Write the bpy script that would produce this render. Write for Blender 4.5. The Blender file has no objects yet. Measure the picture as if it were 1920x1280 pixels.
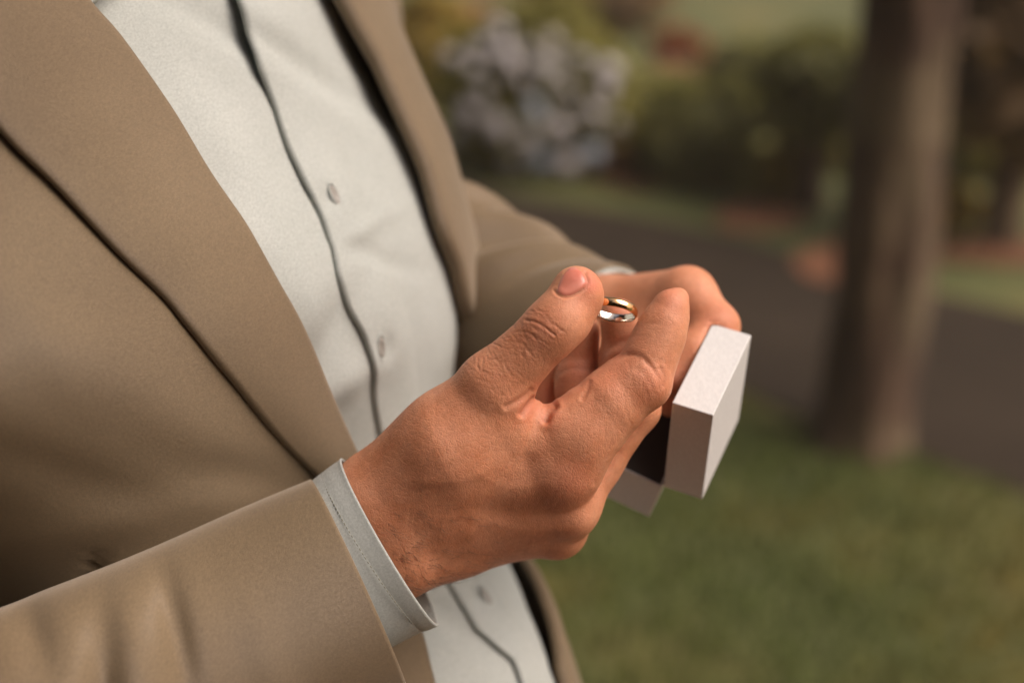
import bpy, bmesh, math, random
import numpy as np
from mathutils import Vector, Matrix

random.seed(7)
rng = np.random.default_rng(7)
S = bpy.context.scene
COL = S.collection

# ------------------------------------------------------------------ camera
FPX = 2667.0                      # focal length in photo pixels (1920 wide, 50 mm lens)
CAM_H = 1.40
PITCH = math.radians(20)
cd = bpy.data.cameras.new('camera')
cd.lens = 50.0
cd.sensor_width = 36.0
cd.clip_start = 0.02
cd.clip_end = 600
cd.dof.use_dof = True
cd.dof.focus_distance = 0.562
cd.dof.aperture_fstop = 3.4
cam = bpy.data.objects.new('camera', cd)
COL.objects.link(cam)
cam.location = (0, 0, CAM_H)
cam.rotation_euler = (math.pi / 2 - PITCH, 0, 0)
S.camera = cam

# ------------------------------------------------------------------ world, sun, exposure
cp, sp = math.cos(PITCH), math.sin(PITCH)
RC = np.array([[1, 0, 0], [0, sp, cp], [0, cp, -sp]])   # (right, up, forward) of the view -> world


def c2w(p):
    p = np.asarray(p, float)
    return p @ RC.T + np.array([0, 0, CAM_H])


SUN_DIR = np.array([0.60, 0.67, -0.43])
SUN_DIR = RC @ (SUN_DIR / np.linalg.norm(SUN_DIR))       # towards the sun, world
sun_el = math.asin(SUN_DIR[2])
sun_az = math.atan2(SUN_DIR[0], SUN_DIR[1])

w = bpy.data.worlds.new('World')
S.world = w
w.use_nodes = True
wn, wl = w.node_tree.nodes, w.node_tree.links
bg = wn['Background']
sky = wn.new('ShaderNodeTexSky')
sky.sky_type = 'NISHITA'
sky.sun_disc = False
sky.sun_elevation = sun_el
sky.sun_rotation = sun_az
sky.air_density = 1.0
sky.dust_density = 6.0
sky.ozone_density = 0.5
tint = wn.new('ShaderNodeMix')
tint.data_type = 'RGBA'
tint.blend_type = 'MULTIPLY'
tint.inputs['Factor'].default_value = 1.0
tint.inputs['B'].default_value = (1.0, 0.86, 0.76, 1)
wl.new(sky.outputs[0], tint.inputs['A'])
wl.new(tint.outputs['Result'], bg.inputs[0])
bg.inputs[1].default_value = 0.15

sd = bpy.data.lights.new('sun', 'SUN')
sd.energy = 3.2
sd.angle = math.radians(50)
sd.color = (1.0, 0.94, 0.95)
sun = bpy.data.objects.new('sun', sd)
COL.objects.link(sun)
sun.rotation_euler = Vector(SUN_DIR).to_track_quat('Z', 'Y').to_euler()

S.view_settings.view_transform = 'Standard'
S.view_settings.look = 'None'
S.view_settings.gamma = 1.0
S.view_settings.use_curve_mapping = False
S.view_settings.exposure = -0.02
S.render.engine = 'CYCLES'
S.cycles.use_denoising = True
S.cycles.max_bounces = 8


# ------------------------------------------------------------------ helpers
def P(px, py, z):
    """photo pixel + distance along the view axis (m) -> view-space (right, up, forward)"""
    px, py, z = np.broadcast_arrays(np.asarray(px, float), np.asarray(py, float), np.asarray(z, float))
    return np.stack([(px - 960) / FPX * z, -(py - 640) / FPX * z, z], -1)


def pix(p):
    return 960 + p[..., 0] / p[..., 2] * FPX, 640 - p[..., 1] / p[..., 2] * FPX


def G(px, py, h=0.0):
    """photo pixel -> world point on the ground plane at height h"""
    d = RC @ np.array([(px - 960) / FPX, -(py - 640) / FPX, 1.0])
    t = (CAM_H - h) / -d[2]
    return np.array([d[0] * t, d[1] * t, h])


def mesh_obj(name, v, f, mat=None, parent=None, smooth=True):
    v = np.asarray(v, np.float32)
    me = bpy.data.meshes.new(name)
    if isinstance(f, np.ndarray):
        n, k = f.shape
        me.vertices.add(len(v))
        me.vertices.foreach_set('co', v.ravel())
        me.loops.add(n * k)
        me.loops.foreach_set('vertex_index', f.ravel().astype(np.int32))
        me.polygons.add(n)
        me.polygons.foreach_set('loop_start', np.arange(0, n * k, k, dtype=np.int32))
        me.update(calc_edges=True)
    else:
        me.from_pydata([tuple(x) for x in v], [], f)
    me.validate()
    if smooth:
        me.polygons.foreach_set('use_smooth', np.ones(len(me.polygons), bool))
    if mat:
        me.materials.append(mat)
    o = bpy.data.objects.new(name, me)
    COL.objects.link(o)
    if parent:
        o.parent = parent
        o.matrix_parent_inverse = parent.matrix_basis.inverted()
    return o


def tag(o, label=None, cat=None, group=None, kind=None):
    if label: o['label'] = label
    if cat: o['category'] = cat
    if group: o['group'] = group
    if kind: o['kind'] = kind
    return o


def empty(name, loc, label, cat, group=None):
    o = bpy.data.objects.new(name, None)
    o.empty_display_size = 0.05
    COL.objects.link(o)
    o.location = tuple(loc)
    return tag(o, label, cat, group)


def grid_faces(nu, nv, wrap_u=False, wrap_v=False):
    iu = np.arange(nu if wrap_u else nu - 1)
    iv = np.arange(nv if wrap_v else nv - 1)
    a, b = np.meshgrid(iu, iv, indexing='ij')
    a2, b2 = (a + 1) % nu, (b + 1) % nv
    return np.stack([a * nv + b, a2 * nv + b, a2 * nv + b2, a * nv + b2], -1).reshape(-1, 4)


def solidify(o, t, offset=-1):
    m = o.modifiers.new('thickness', 'SOLIDIFY')
    m.thickness = t
    m.offset = offset
    return o


class Waves:
    """smooth pseudo noise in n dimensions: a sum of random sine waves"""
    def __init__(s, n, k, fmin, fmax, seed):
        r = np.random.default_rng(seed)
        d = r.normal(size=(k, n))
        d /= np.linalg.norm(d, axis=1, keepdims=True)
        fr = np.exp(r.uniform(math.log(fmin), math.log(fmax), k))
        s.k = d * fr[:, None] * 2 * math.pi
        s.ph = r.uniform(0, 2 * math.pi, k)
        s.a = (fmin / fr) ** 0.7
        s.a /= np.sqrt((s.a ** 2).sum() / 2)

    def __call__(s, p):
        out = np.zeros(p.shape[:-1])
        for k, ph, a in zip(s.k, s.ph, s.a):
            out += a * np.sin(p @ k + ph)
        return out


def crom(pts, n):
    """Catmull-Rom resample of a polyline to n points"""
    pts = np.asarray(pts, float)
    e = np.vstack([2 * pts[0] - pts[1], pts, 2 * pts[-1] - pts[-2]])
    d = np.r_[0, np.cumsum(np.linalg.norm(np.diff(pts[:, :2], axis=0), axis=1))]
    t = np.linspace(0, d[-1], n)
    i = np.clip(np.searchsorted(d, t, side='right') - 1, 0, len(pts) - 2)
    u = ((t - d[i]) / (d[i + 1] - d[i]))[:, None]
    p0, p1, p2, p3 = e[i], e[i + 1], e[i + 2], e[i + 3]
    return 0.5 * (2 * p1 + (p2 - p0) * u + (2 * p0 - 5 * p1 + 4 * p2 - p3) * u ** 2 + (3 * p1 - p0 - 3 * p2 + p3) * u ** 3)


# ------------------------------------------------------------------ materials
class Mat:
    def __init__(s, name, base=(0.5, 0.5, 0.5), rough=0.6, **kw):
        s.m = bpy.data.materials.new(name)
        s.m.use_nodes = True
        s.n, s.l = s.m.node_tree.nodes, s.m.node_tree.links
        s.b = s.n['Principled BSDF']
        s.b.inputs['Base Color'].default_value = (*base, 1)
        s.b.inputs['Roughness'].default_value = rough
        for k, v in kw.items():
            s.b.inputs[k.replace('_', ' ')].default_value = v
        s.tc = s.n.new('ShaderNodeTexCoord')
        s.h = None

    def map(s, scale=(1, 1, 1), rot=(0, 0, 0), src='Object'):
        mp = s.n.new('ShaderNodeMapping')
        mp.inputs['Scale'].default_value = scale
        mp.inputs['Rotation'].default_value = rot
        s.l.new(s.tc.outputs[src], mp.inputs['Vector'])
        return mp.outputs[0]

    def noise(s, scale, detail=4, rough=0.55, vec=None):
        t = s.n.new('ShaderNodeTexNoise')
        t.inputs['Scale'].default_value = scale
        t.inputs['Detail'].default_value = detail
        t.inputs['Roughness'].default_value = rough
        s.l.new(vec if vec is not None else s.tc.outputs['Object'], t.inputs['Vector'])
        return t.outputs['Fac']

    def voronoi(s, scale, feature='DISTANCE_TO_EDGE', vec=None):
        t = s.n.new('ShaderNodeTexVoronoi')
        t.feature = feature
        t.inputs['Scale'].default_value = scale
        s.l.new(vec if vec is not None else s.tc.outputs['Object'], t.inputs['Vector'])
        return t.outputs['Distance']

    def ramp(s, fac, stops):
        r = s.n.new('ShaderNodeValToRGB')
        e = r.color_ramp.elements
        while len(e) < len(stops):
            e.new(0.5)
        for el, (p, c) in zip(e, stops):
            el.position = p
            el.color = (*c, 1) if len(c) == 3 else c
        s.l.new(fac, r.inputs[0])
        return r.outputs[0]

    def mixc(s, fac, a, b, mode='MIX'):
        m = s.n.new('ShaderNodeMix')
        m.data_type = 'RGBA'
        m.blend_type = mode
        for sock, v in ((m.inputs['Factor'], fac), (m.inputs['A'], a), (m.inputs['B'], b)):
            if isinstance(v, (tuple, list)):
                sock.default_value = (*v, 1)
            elif isinstance(v, (int, float)):
                sock.default_value = v
            else:
                s.l.new(v, sock)
        return m.outputs['Result']

    def math(s, op, a, b=0.0):
        m = s.n.new('ShaderNodeMath')
        m.operation = op
        for i, v in enumerate((a, b)):
            if isinstance(v, (int, float)):
                m.inputs[i].default_value = v
            else:
                s.l.new(v, m.inputs[i])
        return m.outputs[0]

    def attr(s, name):
        a = s.n.new('ShaderNodeAttribute')
        a.attribute_name = name
        return a.outputs['Fac']

    def color(s, c):
        s.l.new(c, s.b.inputs['Base Color'])
        return s

    def bump(s, h, strength, dist):
        b = s.n.new('ShaderNodeBump')
        b.inputs['Strength'].default_value = strength
        b.inputs['Distance'].default_value = dist
        s.l.new(h, b.inputs['Height'])
        if s.h is not None:
            s.l.new(s.h, b.inputs['Normal'])
        s.h = b.outputs[0]
        s.l.new(s.h, s.b.inputs['Normal'])
        return s


def cloth_mat(name, c1, c2, fine, rough, sheen, tw=1700, bump=0.25):
    m = Mat(name, c1, rough)
    m.b.inputs['Sheen Weight'].default_value = sheen
    m.b.inputs['Sheen Roughness'].default_value = 0.4
    m.b.inputs['Sheen Tint'].default_value = (1, 0.92, 0.8, 1)
    m.b.inputs['Specular IOR Level'].default_value = 0.34
    big = m.noise(9, 3)
    c = m.mixc(m.ramp(big, [(0.35, (0, 0, 0)), (0.65, (1, 1, 1))]), c1, c2)
    sp_ = m.noise(fine, 3, 0.75, m.map((1, 0.4, 1), (0.6, 0.3, 0.9)))
    c = m.mixc(0.65, c, m.ramp(sp_, [(0.28, (0.66,) * 3), (0.72, (1.25,) * 3)]), 'MULTIPLY')
    m.color(c)
    wv = m.n.new('ShaderNodeTexWave')
    wv.inputs['Scale'].default_value = tw
    wv.inputs['Distortion'].default_value = 1.5
    wv.inputs['Detail'].default_value = 1
    m.l.new(m.map((1, 1, 1), (0.5, 0.9, 0.4)), wv.inputs['Vector'])
    m.bump(wv.outputs['Fac'], bump * 1.6, 0.0003)
    m.bump(m.noise(fine * 0.6, 3, 0.7, m.map((1, 0.5, 1), (0.6, 0.3, 0.9))), bump * 1.1, 0.00035)
    return m.m


def skin_mat():
    m = Mat('skin', (0.56, 0.28, 0.165), 0.54)
    m.b.inputs['Subsurface Weight'].default_value = 0.28
    m.b.inputs['Subsurface Radius'].default_value = (1.0, 0.38, 0.2)
    m.b.inputs['Subsurface Scale'].default_value = 0.0018
    m.b.inputs['Specular IOR Level'].default_value = 0.42
    n1 = m.noise(70, 4, 0.6)
    c = m.mixc(m.ramp(n1, [(0.35, (0, 0, 0)), (0.7, (1, 1, 1))]), (0.55, 0.226, 0.112), (0.64, 0.300, 0.170))
    n2 = m.noise(420, 3, 0.6)
    c = m.mixc(0.5, c, m.ramp(n2, [(0.3, (0.80, 0.76, 0.74)), (0.7, (1.1, 1.1, 1.1))]), 'MULTIPLY')
    pr = m.voronoi(620, 'F1')
    c = m.mixc(0.55, c, m.ramp(pr, [(0.06, (0.66, 0.58, 0.55)), (0.22, (1.0,) * 3)]), 'MULTIPLY')
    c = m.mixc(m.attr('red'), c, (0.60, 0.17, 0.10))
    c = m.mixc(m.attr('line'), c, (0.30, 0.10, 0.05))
    m.color(c)
    wob = m.n.new('ShaderNodeVectorMath')
    wob.operation = 'ADD'
    tn = m.n.new('ShaderNodeTexNoise')
    tn.inputs['Scale'].default_value = 160
    m.l.new(m.tc.outputs['Object'], tn.inputs['Vector'])
    sc = m.n.new('ShaderNodeVectorMath')
    sc.operation = 'SCALE'
    sc.inputs['Scale'].default_value = 0.004
    m.l.new(tn.outputs['Color'], sc.inputs[0])
    m.l.new(m.map((1, 0.72, 1), (0, 0.7, 0)), wob.inputs[0])
    m.l.new(sc.outputs[0], wob.inputs[1])
    v = m.voronoi(1050, vec=wob.outputs[0])
    m.bump(m.ramp(v, [(0.0, (0, 0, 0)), (0.16, (1, 1, 1))]), 0.3, 0.0002)
    v2 = m.voronoi(330, vec=wob.outputs[0])
    m.bump(m.ramp(v2, [(0.0, (0, 0, 0)), (0.12, (1, 1, 1))]), 0.16, 0.0003)
    m.bump(m.noise(1900, 4, 0.7), 0.22, 0.0002)
    m.bump(m.math('MULTIPLY', m.noise(800, 3, 0.6), m.noise(90, 2)), 0.5, 0.0004)
    return m.m


def paper_mat():
    m = Mat('white_paper', (0.82, 0.79, 0.76), 0.55)
    n = m.noise(900, 3, vec=m.map((1, 0.25, 1), (0.3, 0.2, 0.4)))
    m.color(m.ramp(n, [(0.3, (0.55, 0.555, 0.54)), (0.7, (0.63, 0.635, 0.615))]))
    m.bump(n, 0.35, 0.0002)
    return m.m


def metal_mat(name, c, r):
    m = Mat(name, c, r)
    m.b.inputs['Metallic'].default_value = 1.0
    m.bump(m.noise(300, 2), 0.02, 0.0002)
    return m.m


def leaf_mat(name, a, b):
    m = Mat(name, a, 0.55)
    m.b.inputs['Specular IOR Level'].default_value = 0.3
    n = m.noise(9, 3)
    c = m.ramp(n, [(0.3, a), (0.7, b)])
    c = m.mixc(0.5, c, m.ramp(m.noise(60, 2), [(0.3, (0.7,) * 3), (0.7, (1.3,) * 3)]), 'MULTIPLY')
    m.color(c)
    # leaves let light through
    tl = m.n.new('ShaderNodeBsdfTranslucent')
    m.l.new(m.mixc(1.0, c, (1.5, 1.4, 0.8), 'MULTIPLY'), tl.inputs['Color'])
    mx = m.n.new('ShaderNodeMixShader')
    mx.inputs[0].default_value = 0.55
    m.l.new(m.b.outputs[0], mx.inputs[1])
    m.l.new(tl.outputs[0], mx.inputs[2])
    m.l.new(mx.outputs[0], m.n['Material Output'].inputs['Surface'])
    return m.m


M = {}
M['suit'] = cloth_mat('tan_suit_cloth', (0.168, 0.121, 0.069), (0.200, 0.148, 0.086), 1100, 0.5, 0.36)
M['shirt'] = cloth_mat('pale_shirt_cloth', (0.385, 0.415, 0.385), (0.435, 0.465, 0.435), 1300, 0.75, 0.1, tw=2600, bump=0.15)
M['skin'] = skin_mat()
M['nail'] = None
M['paper'] = paper_mat()
M['lining'] = Mat('dark_lining', (0.034, 0.025, 0.019), 0.9).m
M['gold'] = metal_mat('yellow_gold', (0.93, 0.58, 0.28), 0.10)
M['silver'] = metal_mat('white_gold', (0.78, 0.72, 0.64), 0.14)
nm = Mat('fingernail', (0.62, 0.30, 0.21), 0.24)
nm.b.inputs['Subsurface Weight'].default_value = 0.2
nm.b.inputs['Subsurface Radius'].default_value = (1.0, 0.4, 0.25)
nm.b.inputs['Subsurface Scale'].default_value = 0.002
nm.color(nm.ramp(nm.noise(120, 3), [(0.3, (0.58, 0.185, 0.125)), (0.7, (0.66, 0.255, 0.18))]))
M['nail'] = nm.m
M['button'] = Mat('grey_button', (0.27, 0.26, 0.23), 0.4).m
M['thread'] = Mat('thread', (0.22, 0.22, 0.17), 0.8).m
M['hair'] = Mat('hair', (0.05, 0.028, 0.015), 0.5).m

# ================================================================== SETTING
gm = Mat('lawn_soil', (0.06, 0.08, 0.02), 0.95)
n = gm.noise(1.3, 5, 0.6)
c = gm.ramp(n, [(0.30, (0.060, 0.072, 0.018)), (0.5, (0.085, 0.095, 0.024)), (0.66, (0.14, 0.125, 0.035)), (0.8, (0.15, 0.10, 0.04))])
c = gm.mixc(0.6, c, gm.ramp(gm.noise(40, 3), [(0.3, (0.6,) * 3), (0.7, (1.35,) * 3)]), 'MULTIPLY')
gm.color(c)
gm.bump(gm.noise(60, 4), 0.6, 0.02)
M['lawn'] = gm.m
am = Mat('asphalt', (0.05, 0.045, 0.038), 0.9)
am.color(am.mixc(0.5, am.ramp(am.noise(2.2, 4), [(0.3, (0.023, 0.017, 0.011)), (0.7, (0.037, 0.027, 0.0175))]),
                 am.ramp(am.voronoi(140, 'F1'), [(0.1, (0.7,) * 3), (0.6, (1.3,) * 3)]), 'MULTIPLY'))
am.bump(am.noise(200, 3), 0.5, 0.004)
am.b.inputs['Specular IOR Level'].default_value = 0.15
M['asphalt'] = am.m
mm = Mat('bark_mulch', (0.2, 0.09, 0.04), 0.95)
mm.color(mm.ramp(mm.voronoi(30, 'F1'), [(0.1, (0.30, 0.115, 0.046)), (0.5, (0.20, 0.080, 0.034)), (0.9, (0.09, 0.048, 0.024))]))
mm.bump(mm.voronoi(40, 'F1'), 0.8, 0.03)
M['mulch'] = mm.m

gv = np.array([[-60, -60, 0], [60, -60, 0], [60, 60, 0], [-60, 60, 0]], float)
tag(mesh_obj('ground', gv, [(0, 1, 2, 3)], M['lawn'], smooth=False), kind='structure')


def sheet(name, pts, h, mat, thick=0.02, wob=0.0):
    """flat sheet with a short skirt, outline given on the ground"""
    pts = crom(np.vstack([pts, pts[:1]]), 110)[:-1]
    nseg = len(pts)
    if wob:
        pts = pts + rng.normal(0, wob, pts.shape)
    top = np.c_[pts, np.full(nseg, h)]
    low = np.c_[pts * 1.0, np.full(nseg, -thick)]
    v = np.vstack([top, low])
    f = [tuple(range(nseg))] + [(i, i + nseg, (i + 1) % nseg + nseg, (i + 1) % nseg) for i in range(nseg)]
    o = mesh_obj(name, v, f, mat, smooth=False)
    return tag(o, kind='structure')


g2 = lambda *pp: np.array([G(x, y)[:2] for x, y in pp])
far = g2((-900, 120), (-300, 165), (200, 210), (500, 255), (720, 300), (880, 352), (1040, 378), (1240, 415), (1420, 455), (1560, 500), (1700, 540), (1920, 590), (2400, 700), (3000, 850), (3700, 1010))
near = g2((4200, 1760), (3400, 1490), (2700, 1230), (2300, 1060), (1920, 925), (1700, 850), (1530, 795), (1380, 735), (1200, 690), (900, 560), (600, 470), (250, 400), (-300, 300), (-900, 215))
sheet('path', np.vstack([far, near]), 0.006, M['asphalt'])


def ellipse_px(px, py, rx, ry, k=10, dz=0):
    c = G(px, py)[:2]
    ex = G(px + rx, py)[:2] - c
    ey = G(px, py - ry)[:2] - c
    t = np.arange(k) / k * 2 * math.pi
    r = 1 + rng.uniform(-0.18, 0.18, k)
    return c + (np.cos(t) * r)[:, None] * ex + (np.sin(t) * r)[:, None] * ey


for px, py, rx, ry in ((1200, 335, 90, 22), (1425, 408, 80, 24), (1560, 490, 75, 34), (1300, 108, 85, 26), (1215, 318, 70, 24),
                       (1880, 475, 130, 22), (870, 20, 60, 20)):
    sheet('mulch_bed', ellipse_px(px, py, rx, ry), 0.012, M['mulch'])

# ---- grass (nobody could count it)
def grass(name, n, xr, yr, h0, mat, reject=None):
    x = rng.uniform(*xr, n)
    y = rng.uniform(*yr, n)
    if reject is not None:
        k = reject(x, y)
        x, y = x[k], y[k]
        n = len(x)
    a = rng.uniform(0, 2 * math.pi, n)
    h = h0 * rng.uniform(0.5, 1.3, n)
    wd = rng.uniform(0.0015, 0.003, n)
    lean = rng.uniform(0, 0.6, n) * h
    la = rng.uniform(0, 2 * math.pi, n)
    ca, sa = np.cos(a) * wd, np.sin(a) * wd
    lx, ly = np.cos(la) * lean, np.sin(la) * lean
    z = np.zeros(n)
    v = np.stack([np.c_[x - ca, y - sa, z], np.c_[x + ca, y + sa, z],
                  np.c_[x + lx * .4 + ca * .7, y + ly * .4 + sa * .7, h * .6], np.c_[x + lx * .4 - ca * .7, y + ly * .4 - sa * .7, h * .6],
                  np.c_[x + lx, y + ly, h]], 1).reshape(-1, 3)
    b = np.arange(n)[:, None] * 5
    f = np.vstack([np.hstack([b, b + 1, b + 2]), np.hstack([b, b + 2, b + 3]), np.hstack([b + 3, b + 2, b + 4])])
    o = mesh_obj(name, v, f, mat, smooth=False)
    return tag(o, 'short green lawn grass in front of the dark path', 'grass', kind='stuff')


gmat = Mat('grass_blade', (0.06, 0.1, 0.02), 0.6)
gmat.color(gmat.ramp(gmat.noise(1.6, 4, 0.6), [(0.3, (0.060, 0.098, 0.012)), (0.50, (0.092, 0.122, 0.016)), (0.64, (0.24, 0.185, 0.036)), (0.75, (0.27, 0.155, 0.045))]))
M['grass'] = gmat.m
nx_, ny_ = near[::-1, 0], near[::-1, 1]


def before_path(x, y):
    return y < np.interp(x, nx_[np.argsort(nx_)], ny_[np.argsort(nx_)]) - 0.01


grass('grass', 230000, (-3.0, 4.2), (0.9, 6.5), 0.035, M['grass'], before_path)


def leaves(name, mat, parent, center, radii, n, size, seed, shell=0.55, flat=0.3, droop=0.0):
    """a crown of leaf-sized faces spread through an ellipsoid, in uneven clumps"""
    r = np.random.default_rng(seed)
    nc = max(10, n // 70)
    d = r.normal(size=(nc, 3))
    d /= np.linalg.norm(d, axis=1, keepdims=True)
    cc = d * (r.uniform(shell, 1, nc) ** 0.6)[:, None]
    idx = r.integers(0, nc, n)
    p = cc[idx] + r.normal(0, 0.16, (n, 3))
    p = center + p * np.asarray(radii)
    keep = p[:, 2] > 0.01
    p = p[keep]
    n = len(p)
    up = r.normal(0, 0.45, (n, 3)) + [0, 0, 0.45] + 0.8 * (p - center) / np.asarray(radii)
    up /= np.linalg.norm(up, axis=1, keepdims=True)
    t = np.cross(up, r.normal(size=(n, 3)))
    t /= np.linalg.norm(t, axis=1, keepdims=True)
    s = np.cross(up, t)
    L = (size * r.uniform(0.6, 1.3, n))[:, None]
    W = L * flat
    v = np.stack([p, p + t * L * .5 + s * W + up * L * .08, p + t * L - up * L * .15, p + t * L * .5 - s * W + up * L * .08], 1).reshape(-1, 3)
    b = np.arange(n)[:, None] * 4
    f = np.hstack([b, b + 1, b + 2, b + 3])
    return mesh_obj(name, v, f, mat, parent, smooth=False)


def tube(name, pts, radii, mat, parent=None, seg=14, noise=0.0, seed=0, cap=True):
    pts = np.asarray(pts, float)
    n = len(pts)
    tan = np.gradient(pts, axis=0)
    tan /= np.linalg.norm(tan, axis=1, keepdims=True)
    ref = np.array([0.3, 1, 0.1])
    a = np.cross(tan, ref)
    a /= np.linalg.norm(a, axis=1, keepdims=True)
    b = np.cross(tan, a)
    ph = np.arange(seg) / seg * 2 * math.pi
    r = np.asarray(radii, float)[:, None] * np.ones(seg)
    if noise:
        wv = Waves(3, 14, 2, 9, seed)
        q = np.stack(np.broadcast_arrays(np.cos(ph) * 0.3, np.sin(ph) * 0.3, (np.arange(n) * 0.05)[:, None]), -1)
        r = r * (1 + noise * wv(q))
    v = pts[:, None] + r[..., None] * (np.cos(ph)[:, None] * a[:, None] + np.sin(ph)[:, None] * b[:, None])
    f = grid_faces(n, seg, wrap_v=True)
    f = [tuple(x) for x in f]
    if cap:
        f += [tuple(range(seg))[::-1], tuple((n - 1) * seg + k for k in range(seg))]
    return mesh_obj(name, v.reshape(-1, 3), f, mat, parent)


bk = Mat('bark', (0.1, 0.07, 0.045), 0.95)
vv = bk.map((11, 11, 3.2))
n1 = bk.noise(1.5, 6, 0.65, vv)
c = bk.ramp(n1, [(0.3, (0.045, 0.026, 0.015)), (0.5, (0.085, 0.049, 0.029)), (0.70, (0.16, 0.105, 0.06))])
c = bk.mixc(bk.ramp(bk.noise(3.0, 4), [(0.48, (0, 0, 0)), (0.62, (0.8,) * 3)]), c, (0.16, 0.12, 0.068))
bk.color(c)
bk.bump(n1, 1.0, 0.03)
M['bark'] = bk.m
M['leaf_dark'] = leaf_mat('dark_leaves', (0.12, 0.13, 0.04), (0.19, 0.185, 0.062))
M['leaf_mid'] = leaf_mat('mid_leaves', (0.18, 0.18, 0.048), (0.25, 0.235, 0.07))
M['leaf_olive'] = leaf_mat('olive_leaves', (0.30, 0.225, 0.045), (0.38, 0.29, 0.065))
M['leaf_brown'] = leaf_mat('brown_leaves', (0.17, 0.115, 0.055), (0.23, 0.15, 0.075))
M['leaf_red'] = leaf_mat('red_leaves', (0.24, 0.075, 0.035), (0.32, 0.12, 0.055))

# ---- the big trunk on the lawn beside the path
base = G(1614, 830)
top = base + np.array([0.05, 0.03, 3.4])
tr = empty('tree', base, 'tall thick trunk with brown lichened bark on the lawn edge beside the path', 'tree')
n = 46
h = np.linspace(0, 1, n)
pts = base + (top - base) * h[:, None] + np.c_[0.012 * np.sin(h * 7), 0.01 * np.cos(h * 5), 0 * h]
pts[0, 2] = -0.05
rad = 0.112 * (1 - 0.12 * h) + 0.014 * np.exp(-h * 3.4 / 0.12)
tube('trunk', pts, rad, M['bark'], tr, 40, 0.05, 3)
for k in range(6):
    a = k * 1.05 + 0.4
    e = top + np.array([math.cos(a) * 1.0, math.sin(a) * 1.0, 1.1 + 0.2 * (k % 3)])
    q = crom(np.array([top - [0, 0, 0.3], (top + e) / 2 + [0, 0, 0.1], e]), 8)
    tube('limb', q, np.linspace(0.06, 0.02, 8), M['bark'], tr, 8)
leaves('crown', M['leaf_mid'], tr, top + [0, 0, 1.3], (1.7, 1.7, 1.1), 5200, 0.12, 21)

# ---- hydrangea
hyc = G(1005, 338)
hy = empty('hydrangea_bush', hyc, 'round hydrangea bush with pale lavender and white flower heads beyond the path', 'flower bush')
leaves('foliage', M['leaf_mid'], hy, hyc + [0, 0.30, 0.34], (0.40, 0.36, 0.34), 3600, 0.085, 5, 0.5, 0.36)
for k in range(7):
    a = k * 0.9
    e = hyc + [0.25 * math.cos(a), 0.3 + 0.2 * math.sin(a), 0.45]
    tube('stem', crom(np.array([hyc + [0.04 * math.cos(a), 0.3 + 0.04 * math.sin(a), -0.01], (hyc + [0, 0.3, 0.25] + e) / 2, e]), 6), [0.008] * 6, M['bark'], hy, 6)


def petal_head(n, R, seed):
    r = np.random.default_rng(seed)
    i = np.arange(n) + 0.5
    phi = np.arccos(1 - 1.55 * i / n)
    th = math.pi * (1 + 5 ** 0.5) * i
    d = np.c_[np.cos(th) * np.sin(phi), np.sin(th) * np.sin(phi), np.cos(phi)]
    V, F = [], []
    for q in d:
        t = np.cross(q, r.normal(size=3))
        t /= np.linalg.norm(t)
        s = np.cross(q, t)
        c0 = q * R * r.uniform(0.9, 1.05) * np.array([1, 1, 0.85])
        for k in range(4):
            a = k * math.pi / 2
            e1 = math.cos(a) * t + math.sin(a) * s
            e2 = -math.sin(a) * t + math.cos(a) * s
            b = len(V)
            V += [c0, c0 + e1 * .011 + e2 * .009 + q * .003, c0 + e1 * .021 + q * .001, c0 + e1 * .011 - e2 * .009 + q * .003]
            F.append((b, b + 1, b + 2, b + 3))
    return np.array(V), np.array(F)


fm = []
for nme, a, b in (('lavender_petal', (0.58, 0.55, 0.55), (0.72, 0.69, 0.66)), ('white_petal', (0.66, 0.64, 0.60), (0.74, 0.72, 0.68)),
                  ('blue_petal', (0.36, 0.43, 0.52), (0.60, 0.65, 0.70))):
    q = Mat(nme, a, 0.6)
    q.color(q.ramp(q.noise(25, 2), [(0.35, a), (0.65, b)]))
    fm.append(q.m)
heads = [(845, 108, 0), (935, 58, 0), (1030, 78, 0), (1088, 112, 1), (905, 172, 0), (975, 150, 0), (1000, 208, 2), (1060, 170, 0), (930, 240, 0),
         (1010, 300, 2), (1112, 288, 2), (1062, 308, 0), (1155, 235, 0), (1135, 170, 0), (885, 128, 0), (1045, 240, 0), (862, 250, 0), (985, 92, 0), (1165, 290, 0), (960, 300, 0), (1110, 215, 0), (950, 110, 0), (900, 90, 0), (1025, 128, 1), (880, 210, 0), (1140, 135, 0), (985, 262, 0)]
hcen = hyc + np.array([0, 0.30, 0.34])
protoh = [petal_head(60, 0.040, 90 + k) for k in range(3)]
hmesh = {}
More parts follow.
